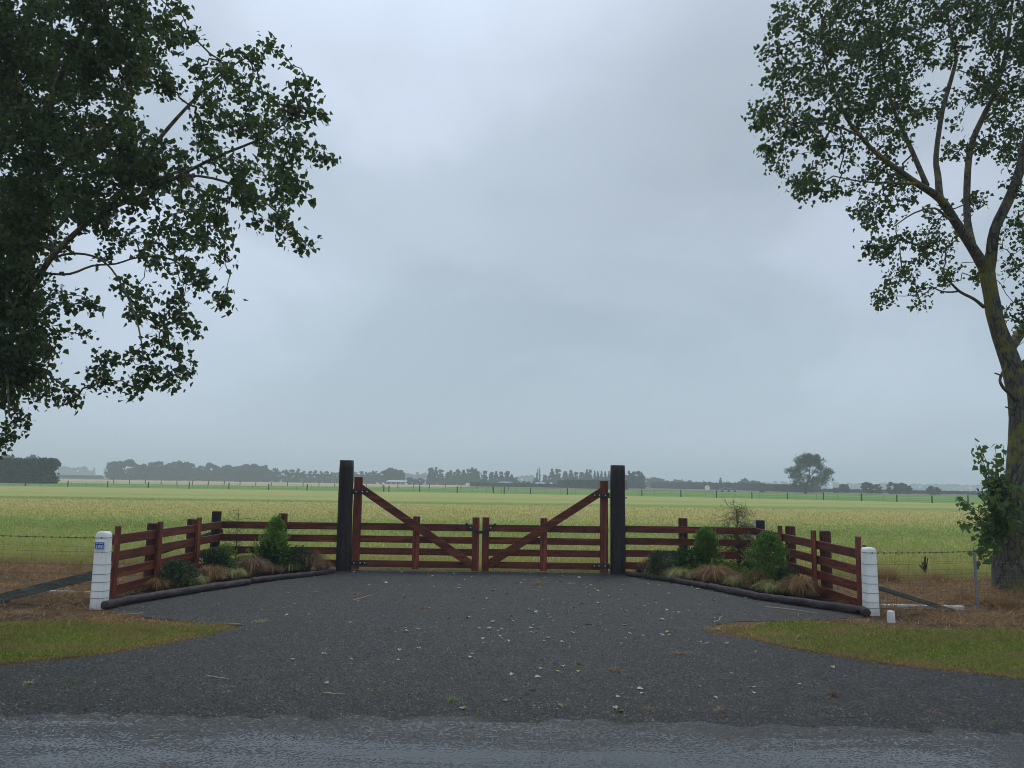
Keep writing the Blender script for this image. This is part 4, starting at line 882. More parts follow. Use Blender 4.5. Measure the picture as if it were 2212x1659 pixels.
lc = [(40, 60, 90, 1.3), (160, 50, 88, 1.3), (270, 50, 75, 1.3), (340, 40, 48, 1), (372, 105, 30, .9), (385, 25, 16, .5), (50, 180, 85, 1.3), (160, 160, 75, 1.2), (260, 150, 70, 1.3), (325, 150, 45, 1), (366, 190, 14, .6), (410, 78, 14, .6), (350, 175, 22, .5),
      (60, 300, 85, 1.3), (165, 280, 78, 1.3), (265, 255, 50, 1), (300, 320, 55, 1.2), (225, 350, 70, 1.3), (90, 410, 80, 1.3), (190, 430, 70, 1.2), (300, 410, 58, 1.2), (380, 370, 50, 1), (395, 330, 24, .6), (425, 285, 40, .9),
      (420, 140, 30, .8), (450, 210, 38, .8), (480, 165, 38, 1), (505, 120, 26, .9), (545, 125, 28, .9), (575, 105, 16, .8), (545, 190, 40, 1), (600, 210, 36, .9), (640, 200, 26, .8), (665, 180, 14, .6), (690, 240, 20, .8), (660, 245, 26, .8), (560, 260, 48, 1), (620, 275, 38, .9), (500, 265, 40, .9),
      (655, 310, 30, .9), (698, 344, 13, .7), (590, 330, 45, 1), (520, 345, 45, .9), (470, 330, 36, .8), (640, 372, 30, .8), (650, 410, 26, .8), (590, 410, 38, .9), (525, 415, 34, .7), (610, 460, 34, .9), (570, 480, 26, .6), (625, 505, 24, .8), (660, 532, 13, .7), (550, 440, 24, .5),
      (460, 430, 40, .8), (400, 460, 42, .9), (480, 490, 32, .9), (435, 525, 36, .9), (480, 555, 22, .7), (370, 520, 40, .9), (310, 500, 38, .8), (250, 510, 34, .6), (330, 570, 34, .7), (400, 580, 36, .9), (455, 610, 28, .8), (478, 655, 11, .5), (410, 635, 30, .8), (265, 595, 28, .5), (220, 535, 26, .4),
      (320, 640, 34, .8), (370, 680, 34, .9), (405, 700, 20, .8), (290, 680, 24, .6), (330, 725, 30, .9), (375, 760, 20, .7), (400, 795, 14, .7), (300, 770, 22, .6), (340, 800, 18, .7), (285, 845, 14, .7), (232, 770, 14, .6), (212, 800, 12, .6), (228, 822, 9, .5), (375, 825, 9, .5), (310, 820, 11, .4),
      (15, 560, 60, 1.5), (15, 650, 60, 1.5), (10, 760, 55, 1.5), (50, 690, 40, 1.3), (55, 470, 60, 1.4), (50, 600, 36, 1.0), (75, 760, 36, 1.2), (60, 830, 36, 1.2), (40, 510, 65, 1.4), (110, 530, 40, .6), (40, 620, 55, 1.2), (100, 640, 38, .8), (150, 655, 28, .8), (190, 660, 14, .5), (175, 715, 9, .5), (30, 720, 58, 1.3), (85, 730, 34, 1), (100, 700, 28, .8), (30, 800, 48, 1.2), (85, 800, 28, 1), (125, 845, 26, 1), (160, 857, 13, .8), (80, 860, 24, .8), (20, 870, 36, .9), (50, 905, 12, .6), (12, 930, 16, .7), (4, 960, 9, .6),
      (-80, 60, 110, .9), (-90, 260, 110, .9), (-90, 450, 100, .9), (-80, 640, 90, .9), (-70, 800, 75, .8), (60, -80, 110, .7), (220, -80, 110, .7), (340, -70, 70, .7)]
lcl = []
for px, py, r, dn in lc:
    Y = 11.6 - max(0, px) / 700 * 1.9
    if r > 30:
        lcl.append((px, py, r, jit(Y - .5, .4), dn * .66)); lcl.append((px + random.uniform(-.25, .25) * r, py + random.uniform(-.25, .25) * r, r * .85, jit(Y + 1.3, .5), dn * .6))
    else: lcl.append((px, py, r, jit(Y, .3), dn * 1.0))
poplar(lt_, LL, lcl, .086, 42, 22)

# ------------------------------------------------------------------ garden plants
def shrub(cx, base_y, x0, x1, top_y, conv, label, mat, prof='round', leaf=.038, n=2600, deep=None, name='shrub', parentlabel=None, cat='shrub'):
    pb = P(*conv(cx, base_y)); sc = pb.y / 1646
    w = (P(*conv(x1, base_y)) - P(*conv(x0, base_y))).length; y = min(pb.y + w * .12, 14.52 - w * .42)
    kx = Z(*conv(cx, base_y), 1.0).x; wk = w / pb.y; y = min(y, (5.36 if kx < 0 else 4.64) / (abs(kx) + .56 * wk)) if abs(kx) > .28 else y
    w *= y / pb.y * 1.2; pb = Vector((Z(*conv(cx, base_y), y).x, y, 0)); h = max(.18, Z(*conv(cx, top_y), y).z)
    root = empty(name, (pb.x, y, 0), label, cat, 'shrubs planted in front of the fence wings')
    pos = []; tipd = []
    stems = MB(); ns = 14
    lump = [(random.uniform(0, 6.28), random.uniform(.15, .95), random.uniform(.62, 1.38)) for _ in range(14)]
    def rad(t):
        if prof == 'cone': return (1 - t) ** .62 * 1.12 * min(1, .62 + t * 2.2)
        if prof == 'egg': return (1 - t) ** .45 * 1.08 * min(1, .66 + t * 1.4)
        if prof == 'dome': return math.sqrt(max(0, 1 - t ** 2)) * .9 + .08
        return math.sqrt(max(0, 1 - (t * 1.9 - .9) ** 2 * .98)) if t > .47 else .86 + .14 * t / .47
    for k in range(ns):
        a = random.uniform(0, 6.28); t = random.uniform(.55, .97); rr = rad(t) * w / 2 * random.uniform(.3, .85)
        e = Vector((pb.x + rr * math.cos(a), y + rr * math.sin(a), h * t)); s0 = Vector((pb.x + .03 * math.cos(a), y + .03 * math.sin(a), 0))
        stems.tube([s0, s0.lerp(e, .5) + Vector((0, 0, .04)), e], [.009, .006, .002], 5, False)
    stems.build('stems', M['twig'], root)
    nb = n // 7
    for _ in range(nb):           # sprigs of seven leaves
        t = random.random() ** .8 * .98 + .02; a = random.uniform(0, 6.28); f = random.random() ** .45
        lw = 1
        for la, lz, lk in lump:
            lw += (lk - 1) * math.exp(-((math.cos(a - la) - 1) ** 2) * 2 - ((t - lz) / .22) ** 2) * 1.2
        rr = rad(t) * w / 2 * f * lw * random.uniform(.82, 1.16)
        c = np.array((pb.x + rr * math.cos(a), y + rr * math.sin(a), max(.03, h * t * random.uniform(.96, 1.03))))
        out_ = np.array((math.cos(a) * .7, math.sin(a) * .7, .35 + t * .8)); out_ /= np.linalg.norm(out_)
        L = leaf * 2.4
        for q in range(7):
            s_ = q / 6; pos.append(c + out_ * L * (s_ - .3) + RNG.normal(0, leaf * .15, 3)); tipd.append(out_ * .9 + RNG.normal(0, .62, 3))
    pos = np.array(pos); pos[:, 2] = np.maximum(pos[:, 2], .015)
    leaves('foliage', pos, np.array(tipd), leaf * RNG.uniform(.7, 1.25, len(pos)), M[mat], root, LEAF_OVAL)
    return root
shrub(465, 738, 322, 615, 488, ce, 'small dark rounded shrub nearest the 280 post', 'greydark', 'round', .034, 3200)
shrub(840, 575, 640, 1050, 385, ce, 'wide dark green low shrub below the left corner post', 'dark', 'dome', .038, 3400)
shrub(930, 560, 845, 1005, 328, ce, 'small yellow-green shrub rising behind the wide dark one', 'lime', 'round', .032, 1800)
shrub(1120, 590, 950, 1280, 445, ce, 'low mid-green shrub behind the tallest left bronze tussock', 'mid', 'dome', .034, 1800)
shrub(1425, 535, 1265, 1585, 62, ce, 'tall bright green cone-shaped shrub left of the gate', 'bright', 'cone', .036, 5200)
shrub(1375, 545, 1185, 1545, 298, ce, 'dark rounded shrub at the foot of the bright cone-shaped shrub', 'dark', 'round', .040, 4200)
shrub(1665, 510, 1560, 1775, 345, ce, 'low grey-green shrub behind the big tussock by the left gate post', 'greydark', 'dome', .032, 1800)
shrub(285, 650, 112, 445, 492, cf, 'low grey-green shrub nearest the right gate post', 'greydark', 'dome', .032, 3000)
shrub(770, 660, 560, 965, 245, cf, 'largest bright green shrub of the right planting', 'mid', 'egg', .040, 5600)
shrub(600, 690, 440, 765, 470, cf, 'dark rounded shrub against the largest right shrub', 'dark', 'round', .040, 3400)
shrub(1015, 755, 875, 1145, 622, cf, 'low lime-green mound between the right bronze tussocks', 'lime', 'dome', .028, 2200)
shrub(1250, 745, 1150, 1345, 605, cf, 'small dark green shrub right of the wispy bush', 'dark', 'dome', .034, 1800)
shrub(1455, 735, 1262, 1655, 300, cf, 'bright green pointed shrub in the corner of the right fence wing', 'mid', 'egg', .036, 6000)
shrub(1640, 815, 1490, 1795, 680, cf, 'low dark spreading shrub in front of the right wing rails', 'dark', 'dome', .036, 2400)

def wispy(conv, x, base_y, top_y, halfw, label, dense, lean=0):
    pb = P(*conv(x, base_y)); y = pb.y + .05; top = Z(*conv(x + lean, top_y), y)
    root = empty('wispy_bush', (pb.x, y, 0), label, 'bush', 'thin leafless-looking bushes')
    b = MB(); st = [Vector((pb.x, y, 0))]
    n = 9
    for k in range(1, n + 1): t = k / n; st.append(Vector((pb.x + (top.x - pb.x) * t + random.uniform(-.012, .012), y, top.z * t)))
    b.tube(st, [.011 * (1 - .8 * k / n) for k in range(n + 1)], 6)
    b.build('stem', M['twig'], root)
    b = MB(); lp = []; ltp = []
    hw = halfw * y / 1646
    for k in range(dense):
        t = random.uniform(.12, .97) if k % 3 else random.uniform(.12, .55); s0 = Vector((pb.x + (top.x - pb.x) * t, y, top.z * t)); a = random.uniform(0, 6.28)
        L = hw * (1.15 - .75 * t) * random.uniform(.45, 1.1) if t > .3 else hw * .55
        p = s0; d = Vector((math.cos(a), math.sin(a) * .9, random.uniform(.35, 1.0))).normalized(); pts = [p]
        for q in range(5):
            d = (d + Vector((random.gauss(0, .35), random.gauss(0, .3), random.gauss(-.16, .3)))).normalized(); p = p + d * L / 5; pts.append(p)
            if random.random() < .75:
                e = p; dd = (d + Vector([random.gauss(0, .9) for _ in range(3)])).normalized(); tw = [e]
                for z_ in range(3): dd = (dd + Vector([random.gauss(0, .4) for _ in range(3)])).normalized(); e = e + dd * L / 9; tw.append(e)
                b.tube(tw, [.0022, .0019, .0016, .0012], 3, False); lp.append(tuple(e)); ltp.append(tuple(dd))
        b.tube(pts, [.0038, .0034, .003, .0026, .0022, .0015], 4, False); lp.append(tuple(p)); ltp.append(tuple(d))
    b.build('twigs', M['twig'], root)
    q_ = 7 if dense > 100 else 3; lp = np.repeat(np.array(lp), q_, 0) + RNG.normal(0, .020, (len(lp) * q_, 3)); ltp = np.repeat(np.array(ltp), q_, 0) + RNG.normal(0, .5, (len(ltp) * q_, 3))
    leaves('foliage', lp, ltp, RNG.uniform(.010, .018, len(lp)), M['wispy'], root, LEAF_OVAL)
wispy(ce, 1040, 560, -62, 75, 'thin bare-looking twiggy bush in front of the left back rails', 46, 40)
wispy(cf, 1150, 735, -8, 92, 'tall dense twiggy bush in the middle of the right planting', 270, -45)

def tussock(conv, x0, x1, top_y, base_y, mat, label, n=620):
    cx = (x0 + x1) / 2; pb = P(*conv(cx, base_y)); w = (P(*conv(x1, base_y)) - P(*conv(x0, base_y))).length; y = pb.y + w * .22
    h = max(.16, Z(*conv(cx, top_y), y).z) * 1.28; w *= 1.5; n = int(n * 2.0)
    root = empty('tussock_grass', (pb.x, y, 0), label, 'tussock', 'tussock grasses along the edging logs')
    a = RNG.uniform(0, 2 * np.pi, n); r0 = RNG.uniform(0, .05, n); L = RNG.uniform(.55, 1.0, n); spread = RNG.uniform(.05, 1, n) ** .5
    segs = 5; vs = np.zeros((n, 2 * segs + 1, 3)); ww = RNG.uniform(.004, .0075, n)
    bx = pb.x + r0 * np.cos(a); by = y + r0 * np.sin(a)
    fa = a + np.pi / 2 + RNG.normal(0, .5, n)
    for k in range(segs + 1):
        t = k / segs
        rr = w / 2 * 1.06 * spread * L * (t ** 1.25) + .02; zz = h * (1.18 - .45 * spread) * L * (np.sin(t * (1.5 + spread * 1.25)) / 1.0) + RNG.normal(0, .004, n)
        aa = a + .25 * t * np.sin(a * 7)
        px, py = bx + rr * np.cos(aa), by + rr * np.sin(aa) * .9; zz = np.maximum(zz, .02)
        if k < segs:
            kw = ww * (1 - .6 * t) / 2
            vs[:, 2 * k] = np.c_[px - np.cos(fa) * kw, py - np.sin(fa) * kw, zz]; vs[:, 2 * k + 1] = np.c_[px + np.cos(fa) * kw, py + np.sin(fa) * kw, zz]
        else: vs[:, 2 * k] = np.c_[px, py, zz]
    F = []
    for k in range(segs - 1): F += [(2 * k, 2 * k + 1, 2 * k + 3), (2 * k, 2 * k + 3, 2 * k + 2)]
    F += [(2 * segs - 2, 2 * segs - 1, 2 * segs)]
    link('blades', np_mesh('blades', vs.reshape(-1, 3), 2 * segs + 1, F), M[mat], root)
for a_ in [
 (ce, 180, 385, 650, 772, 'rusttussock', 'small rusty tussock closest to the 280 post', 420), (ce, 500, 725, 615, 732, 'paletussock', 'pale yellow tussock spilling over the log near the dark rounded shrub', 520), (ce, 635, 935, 538, 695, 'rusttussock', 'rusty brown tussock before the wide dark left shrub'),
 (ce, 895, 1125, 552, 662, 'paletussock', 'pale tussock between the rusty and bronze tussocks of the left planting', 520), (ce, 1030, 1340, 462, 638, 'tussock', 'tall bronze tussock in the middle of the left planting', 800), (ce, 1310, 1490, 530, 610, 'tussock', 'small bronze tussock left of the palest left tussock', 420),
 (ce, 1460, 1660, 490, 588, 'paletussock', 'pale green tussock before the bright cone-shaped shrub', 520), (ce, 1545, 1890, 388, 575, 'tussock', 'largest bronze tussock of the left planting', 950), (ce, 1780, 1970, 478, 598, 'tussock', 'thin bronze tussock draped over the log by the left gate post', 320),
 (cf, -10, 135, 640, 715, 'tussock', 'small bronze tussock next to the right gate post', 360), (cf, 85, 435, 568, 752, 'tussock', 'bushy bronze tussock before the low grey-green right shrub', 850), (cf, 335, 695, 670, 808, 'paletussock', 'wide pale green tussock of the right planting', 800),
 (cf, 675, 1115, 665, 862, 'rusttussock', 'largest rusty tussock of the right planting', 1100), (cf, 1030, 1215, 765, 888, 'paletussock', 'narrow pale tussock squeezed between two rusty tussocks', 420), (cf, 1175, 1505, 715, 915, 'rusttussock', 'rusty upright tussock before the twiggy right bush', 800),
 (cf, 1375, 1695, 815, 962, 'paletussock', 'pale tussock leaning over the long right log', 700), (cf, 1635, 2025, 788, 1008, 'rusttussock', 'rusty tussock at the far right end of the right planting', 900)]:
    tussock(*a_)
# mulch litter in the beds
# rough dry clumps on the right verge
for (x, yb, hw, hh, lb) in ((2118, 1305, 34, 38, 'matted dry clump at the foot of the steel standard'), (2185, 1318, 40, 42, 'matted dry clump before the right poplar trunk'), (2035, 1262, 30, 30, 'tall dry clump behind the right wire fence'), (1925, 1258, 26, 44, 'tall dry clump behind the plain white post')):
    pb = P(x, yb); n = 420; a = RNG.uniform(0, 6.28, n); r_ = RNG.uniform(0, 1, n) ** .6 * hw * pb.y / 1646
    o = blades('dry_clump', np.c_[pb.x + r_ * np.cos(a), pb.y + .2 + r_ * .7 * np.sin(a)], RNG.uniform(.5, 1, n) * hh * pb.y / 1646, .008, M['straw'], 1.0, .7, kind=None); tag(o, lb, 'grass clump', 'dry clumps of the right verge')
pb = P(*c5(855, 1195)); wd = empty('dock_weed', tuple(pb), 'dead dark brown dock weed standing behind the right wire fence', 'weed')
b = MB()
for k in range(9):
    x = random.uniform(-.07, .07); b.tube([(pb.x, pb.y, 0), (pb.x + x * .6, pb.y, .16), (pb.x + x * 1.6, pb.y, random.uniform(.22, .42))], [.006, .008, .010], 5)
b.build('stalks', plain('dead_stalk', (.035, .02, .013), .9), wd)

# ------------------------------------------------------------------ fallen leaves, sticks and weeds on the drive
mk = {'pale': (.52, .52, .36), 'yellow': (.42, .42, .10), 'green': (.16, .24, .05), 'brown': (.14, .065, .03)}
FM = {k: leaf_mat('fallen_' + k, tuple(x * .8 for x in c), c, c, .15, None, .6, 3) for k, c in mk.items()}
protos = {}
for kind in mk:
    for v in range(3):
        nn = 10; vs = [(0, 0, 0)]
        for i in range(nn):
            a = 2 * math.pi * i / nn; r_ = (.030 if i % nn else .046) * (1 if v else 1.05) * random.uniform(.8, 1.1)
            if abs(i - nn / 2) < 1: r_ *= .8
            vs.append((r_ * math.cos(a), r_ * math.sin(a) * .95, .004 + .016 * abs(math.sin(a)) * random.uniform(.3, 1) + (.012 * random.random() if v == 1 else 0)))
        fs = [(0, i + 1, (i + 1) % nn + 1) for i in range(nn)]
        me = bpy.data.meshes.new('fallen_leaf'); me.from_pydata(vs, [], fs); me.update(); me.materials.append(FM[kind]); protos[(kind, v)] = me
gpoly = gl + vr + [(25, 5.75), (-25, 5.75)] + vl
LB = {'pale': 'pale cream fallen poplar leaf lying on the gravel drive', 'yellow': 'yellow fallen poplar leaf lying on the gravel drive', 'green': 'green fallen poplar leaf lying on the gravel drive', 'brown': 'brown curled fallen leaf lying on the gravel drive'}
cnt = 0; fixed = [(x, y) for x, y in [(632, 1430), (1633, 1411), (1490, 1386), (1452, 1338), (1290, 1305), (1800, 1445), (1063, 1390), (905, 1405), (860, 1430), (700, 1417), (620, 1332), (668, 1331), (985, 1340), (1093, 1352), (1123, 1372), (1400, 1330), (1552, 1365)]]
def drop(px, py, kind):
    global cnt
    o = bpy.data.objects.new('fallen_leaf', protos[(kind, random.randrange(3))]); COL.objects.link(o)
    p = P(px, py) if py else px; o.location = (p.x, p.y, .018); s_ = random.uniform(.42, 1.05) * (1.0 if p.y > 9 else .85); o.scale = (s_, s_, s_)
    o.rotation_euler = (random.uniform(-.25, .25), random.uniform(-.25, .25), random.uniform(0, 6.28)); tag(o, LB[kind], 'leaf', kind + ' fallen leaves on the drive')
def pick(): return random.choices(['pale', 'yellow', 'green', 'brown'], [.70, .14, .06, .10])[0]
for px, py in fixed: drop(px, py, 'pale')
cnt = len(fixed); tries = 0
while cnt < 262 and tries < 6000:
    tries += 1
    u_ = random.random(); py = 1238 + (1395 - 1238) * u_ ** 1.35 if random.random() < .9 else random.uniform(1395, 1560)
    px = random.triangular(500, 1850, 1350) if random.random() < .8 else random.uniform(300, 2000)
    p = P(px, py)
    if not in_poly(np.array([(p.x, p.y)]), gpoly)[0]: continue
    if random.random() > .25 + .75 * min(1, (px - 450) / 700): continue
    drop(px, py, pick()); cnt += 1
for k in range(26):    # leaves gathered along the right log
    t = random.random(); a = Vector(P(*cf(330, 815))).lerp(Vector(P(*cf(2000, 1085))), t); a.y -= random.uniform(.03, .35); drop(a, None, pick())
MS = plain('stick', (.33, .29, .22), .8); MS2 = plain('dark_stick', (.07, .055, .045), .8)
for pts, r_, m_, lb in (([c4(1360, 1430), c4(1560, 1450), c4(1810, 1487)], .008, MS, 'long straight pale stick below the long right log'),
                    ([c1(1068, 1500), c1(1240, 1484)], .006, MS, 'short pale stick on the gravel near the 280 post'),
                    ([c2(1085, 1370), c2(1160, 1350), c2(1265, 1325)], .006, MS, 'pale curved twig on the gravel below the left gate'),
                    ([c4(905, 1565), c4(960, 1545), c4(982, 1510)], .008, MS, 'bent pale twig at the tip of the right lawn'), ([c4(890, 1635), c4(935, 1625), c4(975, 1600)], .006, MS, 'thin pale twig below the bent one at the right lawn tip'),
                    ([c3(1115, 1580), c3(1180, 1585), c3(1240, 1596)], .007, MS2, 'dark twig lying flat in the middle of the drive'), ([cg(985, 182), cg(1035, 180)], .006, MS, 'short pale stick right of the left lawn tip'),
                    ([cg(895, 410), cg(940, 416), cg(988, 424)], .006, MS, 'pale stick on the near gravel, left of centre'), ([cg(1398, 482), cg(1440, 488), cg(1488, 488)], .006, MS, 'pale stick on the near gravel beside a rusty weed')):
    b = MB(); Q = [P(*p) + Vector((0, 0, .024)) for p in pts]
    if len(Q) > 2: Q = [Q[0], Q[0].lerp(Q[1], .5) + Vector((.01, .01, 0)), Q[1], Q[1].lerp(Q[2], .5) + Vector((-.01, .01, .003)), Q[2]]
    b.tube(Q, [r_ * (1 - .12 * k) for k in range(len(Q))], 6); tag(b.build('stick', m_), lb, 'stick')
for (c, r_, h, mat, lb) in ((cg(122, 436), .10, .05, 'paletussock', 'flat yellowing weed nearest the left edge of the gravel'), (cg(317, 434), .07, .06, 'mid', 'small green weed right of the yellowing one at left'), (cg(1125, 168), .09, .09, 'paletussock', 'grassy tuft right of the left lawn tip'),
        (cg(1422, 468), .08, .04, 'rusttussock', 'rusty low weed near the centre stick'), (cg(1618, 463), .05, .05, 'mid', 'tiny green weed right of the rusty one'), (cg(1955, 512), .09, .07, 'bright', 'brightest green weed near the front centre of the drive'),
        (cg(2110, 418), .06, .03, 'rusttussock', 'small rusty weed above the bright green one'), (cg(1210, 480), .08, .03, 'rusttussock', 'flat reddish weed left of the centre stick'), (cg(2055, 590), .06, .04, 'mid', 'small green weed at the road edge'), (ch(595, 545), .08, .04, 'straw', 'straw tuft near the road edge'), (ch(893, 552), .10, .05, 'straw', 'larger straw tuft right of the first, near the road'),
        (ch(1385, 492), .04, .12, 'rusttussock', 'upright rusty seedling on the right gravel'), (ch(1605, 462), .07, .03, 'mid', 'flat green weed on the right gravel'), (ch(455, 385), .05, .12, 'straw', 'thin pale seed stalk in the middle of the drive'), (ch(728, 310), .04, .10, 'straw', 'thin pale seed stalk below the right lawn tip'), (ch(2090, 605), .07, .03, 'mid', 'flat green weed at the right road edge'), (ch(1830, 565), .06, .04, 'straw', 'small straw tuft at right near the road'),
        (c2(1700, 1440), .05, .09, 'straw', 'dry tuft in the middle of the drive below the left gate'), (c3(1000, 1220), .12, .06, 'paletussock', 'flat yellow weed before the right gate leaf'), (c3(710, 1230), .06, .20, 'straw', 'thin tall seed stalks before the right gate leaf'), (c2(1105, 1310), .06, .08, 'straw', 'small dry tuft before the left gate post'), (c4(950, 1490), .12, .04, 'rusttussock', 'orange-brown mat above the right lawn tip')):
    p = P(*c); n = 46; a = RNG.uniform(0, 6.28, n); rr = RNG.uniform(0, 1, n) * r_ * .55
    o = blades('weed', np.c_[p.x + rr * np.cos(a), p.y + rr * np.sin(a)], RNG.uniform(.4, 1, n) * max(h, r_ * .5) * .8, .005, M['weedrust' if mat == 'rusttussock' else mat], 1.6, .6, kind=None); tag(o, lb, 'weed', 'weeds in the gravel')

# ------------------------------------------------------------------ far fences
fp_x = [-62 + 0] ; fr = empty('field_fence', (0, 120, 0), 'long post-and-wire fence crossing behind the hay field', 'fence')
def fence_y(x):
    for (a, ya), (b_, yb) in zip(FENCE[:-1], FENCE[1:]):
        if a <= x <= b_: return ya + (yb - ya) * (x - a) / (b_ - a)
    return FENCE[-1][1]
def on_fence(px):
    d = ray(px, 1060); x = 0
    for it in range(12): y = fence_y(x); x = d.x / d.y * y
    return x, fence_y(x)
A_ = lambda x: x / 5.76; PX = [A_(310), A_(838), A_(1333), A_(1842), 384 + A_(137), 384 + A_(632), 384 + A_(1130), 384 + A_(1608), 768 + A_(350), 768 + A_(797), 768 + A_(1265), 768 + A_(1715), 768 + A_(1850), 768 + A_(2178), 1152 + A_(425), 1225.6, 1152 + A_(1350), 1152 + A_(1835)]
PX += [1536.1 + x / 3.666 for x in (42, 322, 603, 888, 1190, 1467, 1745)] + [-30, -120, 2090, 2180, 2290, 748, 840]
for px in PX:
    x, y = on_fence(px); b = MB(); b.tube([(x, y, -.02), (x, y, 1.0 * random.uniform(.93, 1.1))], .085, 8); b.build('post', M['farpost'], fr)
b = MB()
for h in (.25, .5, .75, .9):
    b.tube([(x, y, h) for x, y in FENCE], .007, 4, False)
x = -75
while x < 60: b.tube([(x, fence_y(x), 0), (x, fence_y(x), .85)], .016, 4); x += 2.3
b.build('wires', M['wire'], fr)
fr2 = empty('field_fence', (-60, 190, 0), 'distant low post-and-wire fence at the near edge of the stubble field', 'fence')
for k in range(26):
    x = -98 + k * 3.9; b = MB(); b.tube([(x, 190, -.02), (x, 190, 1.0)], .09, 6); b.build('post', M['farpost'], fr2)

# ------------------------------------------------------------------ hedges and far trees
def hh_(px, py, Y): return Z(px, py, Y).z
def hp(px, Y): d = ray(px, 1050); return (d.x / d.y * Y, Y, 0)
def hedge(name, a, b_, h, th, n, label, leaf=.30, mat='hedge', rag=.25):
    a, b_ = Vector(a), Vector(b_); L = (b_ - a).length; d = (b_ - a).normalized(); s_ = Vector((-d.y, d.x, 0))
    root = empty(name, tuple(a), label, 'hedge')
    t = RNG.uniform(0, 1, n); f = RNG.uniform(0, 1, n); pos = np.zeros((n, 3))
    which = RNG.uniform(0, 1, n); side = np.where(which < .65, -1, np.where(which < .75, 1, 0)) * th / 2
    zz = np.where(which < .75, f * h, h); off = np.where(which < .75, side, RNG.uniform(-.5, .5, n) * th)
    bul = np.sin(t * L * .8) * .12 + np.sin(t * L * 2.1 + 1) * .08
    off = off + np.sign(side) * bul * rag * 2 + RNG.normal(0, rag * .5, n); zz = zz + np.where(which >= .75, (np.sin(t * L * .5) * .1 + np.sin(t * L * 1.9) * .08) * 1.2 * rag * 2, 0) + RNG.normal(0, rag * .35, n) * (f > .1)
    tt = t * L + RNG.normal(0, rag * .6, n)
    en = RNG.uniform(0, 1, n) < .05; tt[en] = L + RNG.normal(0, rag * .5, en.sum()) + .5 * np.sin(zz[en] * 2); off[en] = RNG.uniform(-.5, .5, en.sum()) * th
    pos[:, 0] = a.x + d.x * tt + s_.x * off; pos[:, 1] = a.y + d.y * tt + s_.y * off; pos[:, 2] = np.maximum(zz, .05)
    q = RNG.normal(0, 1, (n, 3)); leaves('foliage', pos, q, leaf * RNG.uniform(.6, 1.3, n), M[mat], root, LEAF_DELTA)
    m_ = MB(); c = (a + b_) / 2
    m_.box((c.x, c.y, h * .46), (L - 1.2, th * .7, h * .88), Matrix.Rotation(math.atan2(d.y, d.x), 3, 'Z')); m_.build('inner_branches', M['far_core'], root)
    return root
Y0 = 960.1
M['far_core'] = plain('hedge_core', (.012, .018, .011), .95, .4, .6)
hedge('hedge', (-190, 172, 0), (-98.5, 163.5, 0), hh_(60, 997, 166), 4.5, 46000, 'big dark trimmed hedge at the far left edge', .5, 'hedge', .6)

def crown_points(kind, v):
    rs = np.random.default_rng(100 + v * 7 + len(kind) * 13); pts = []
    def blob(c, r, n, squash=1.0):
        q = rs.normal(0, 1, (n, 3)); q /= np.linalg.norm(q, axis=1, keepdims=True); q *= rs.uniform(.55, 1.0, (n, 1)) ** .5
        pts.append(np.array(c) + q * np.array((r, r, r * squash)))
    if kind == 'round':
        for k in range(44):
            a = rs.uniform(0, 6.28); t = rs.uniform(.06, .93); rr = math.sqrt(max(0, 1 - ((t - .45) / .56) ** 2)) * .37 * rs.uniform(.3, 1); blob((rr * math.cos(a), rr * math.sin(a), t), rs.uniform(.09, .15), 75, .62)
    elif kind == 'euc':
        for k in range(42):
            a = rs.uniform(0, 6.28); t = rs.uniform(.06, .94); rr = (.38 - .24 * t ** 2.4) * rs.uniform(.2, 1); blob((rr * math.cos(a), rr * math.sin(a), t), rs.uniform(.08, .15) * (1.2 - .5 * t), 80, .65)
    elif kind == 'conifer':
        for k in range(60):
            a = rs.uniform(0, 6.28); t = (k + .5) / 60 * .96; rr = (.42 * (1 - t) + .03) * rs.uniform(.4, 1.05); blob((rr * math.cos(a), rr * math.sin(a), .04 + t), .085 * (1.1 - .6 * t), 34, .5)
    elif kind == 'pine':
        for k in range(40):
            a = rs.uniform(0, 6.28); t = rs.uniform(.03, .9); rr = .38 * (1 - .45 * t ** 3) * rs.uniform(.4, 1); blob((rr * math.cos(a), rr * math.sin(a), t), .13 * (1.15 - .4 * t), 45, .6)
        for k in range(4): blob((rs.uniform(-.22, .22), rs.uniform(-.2, .2), .92), .06, 30, 1.3)
    elif kind == 'column':
        for k in range(34):
            a = rs.uniform(0, 6.28); t = rs.uniform(.05, .97); rr = .30 * math.sin(math.pi * min(1, t * .8 + .14)) * rs.uniform(.2, 1); blob((rr * math.cos(a), rr * math.sin(a), t), .12 * (1.1 - .6 * t), 46, .9)
    return np.vstack(pts)
FM_ = {'round': 'far1', 'euc': 'far3', 'conifer': 'far2', 'pine': 'far2', 'column': 'far1'}
proto_me = {}
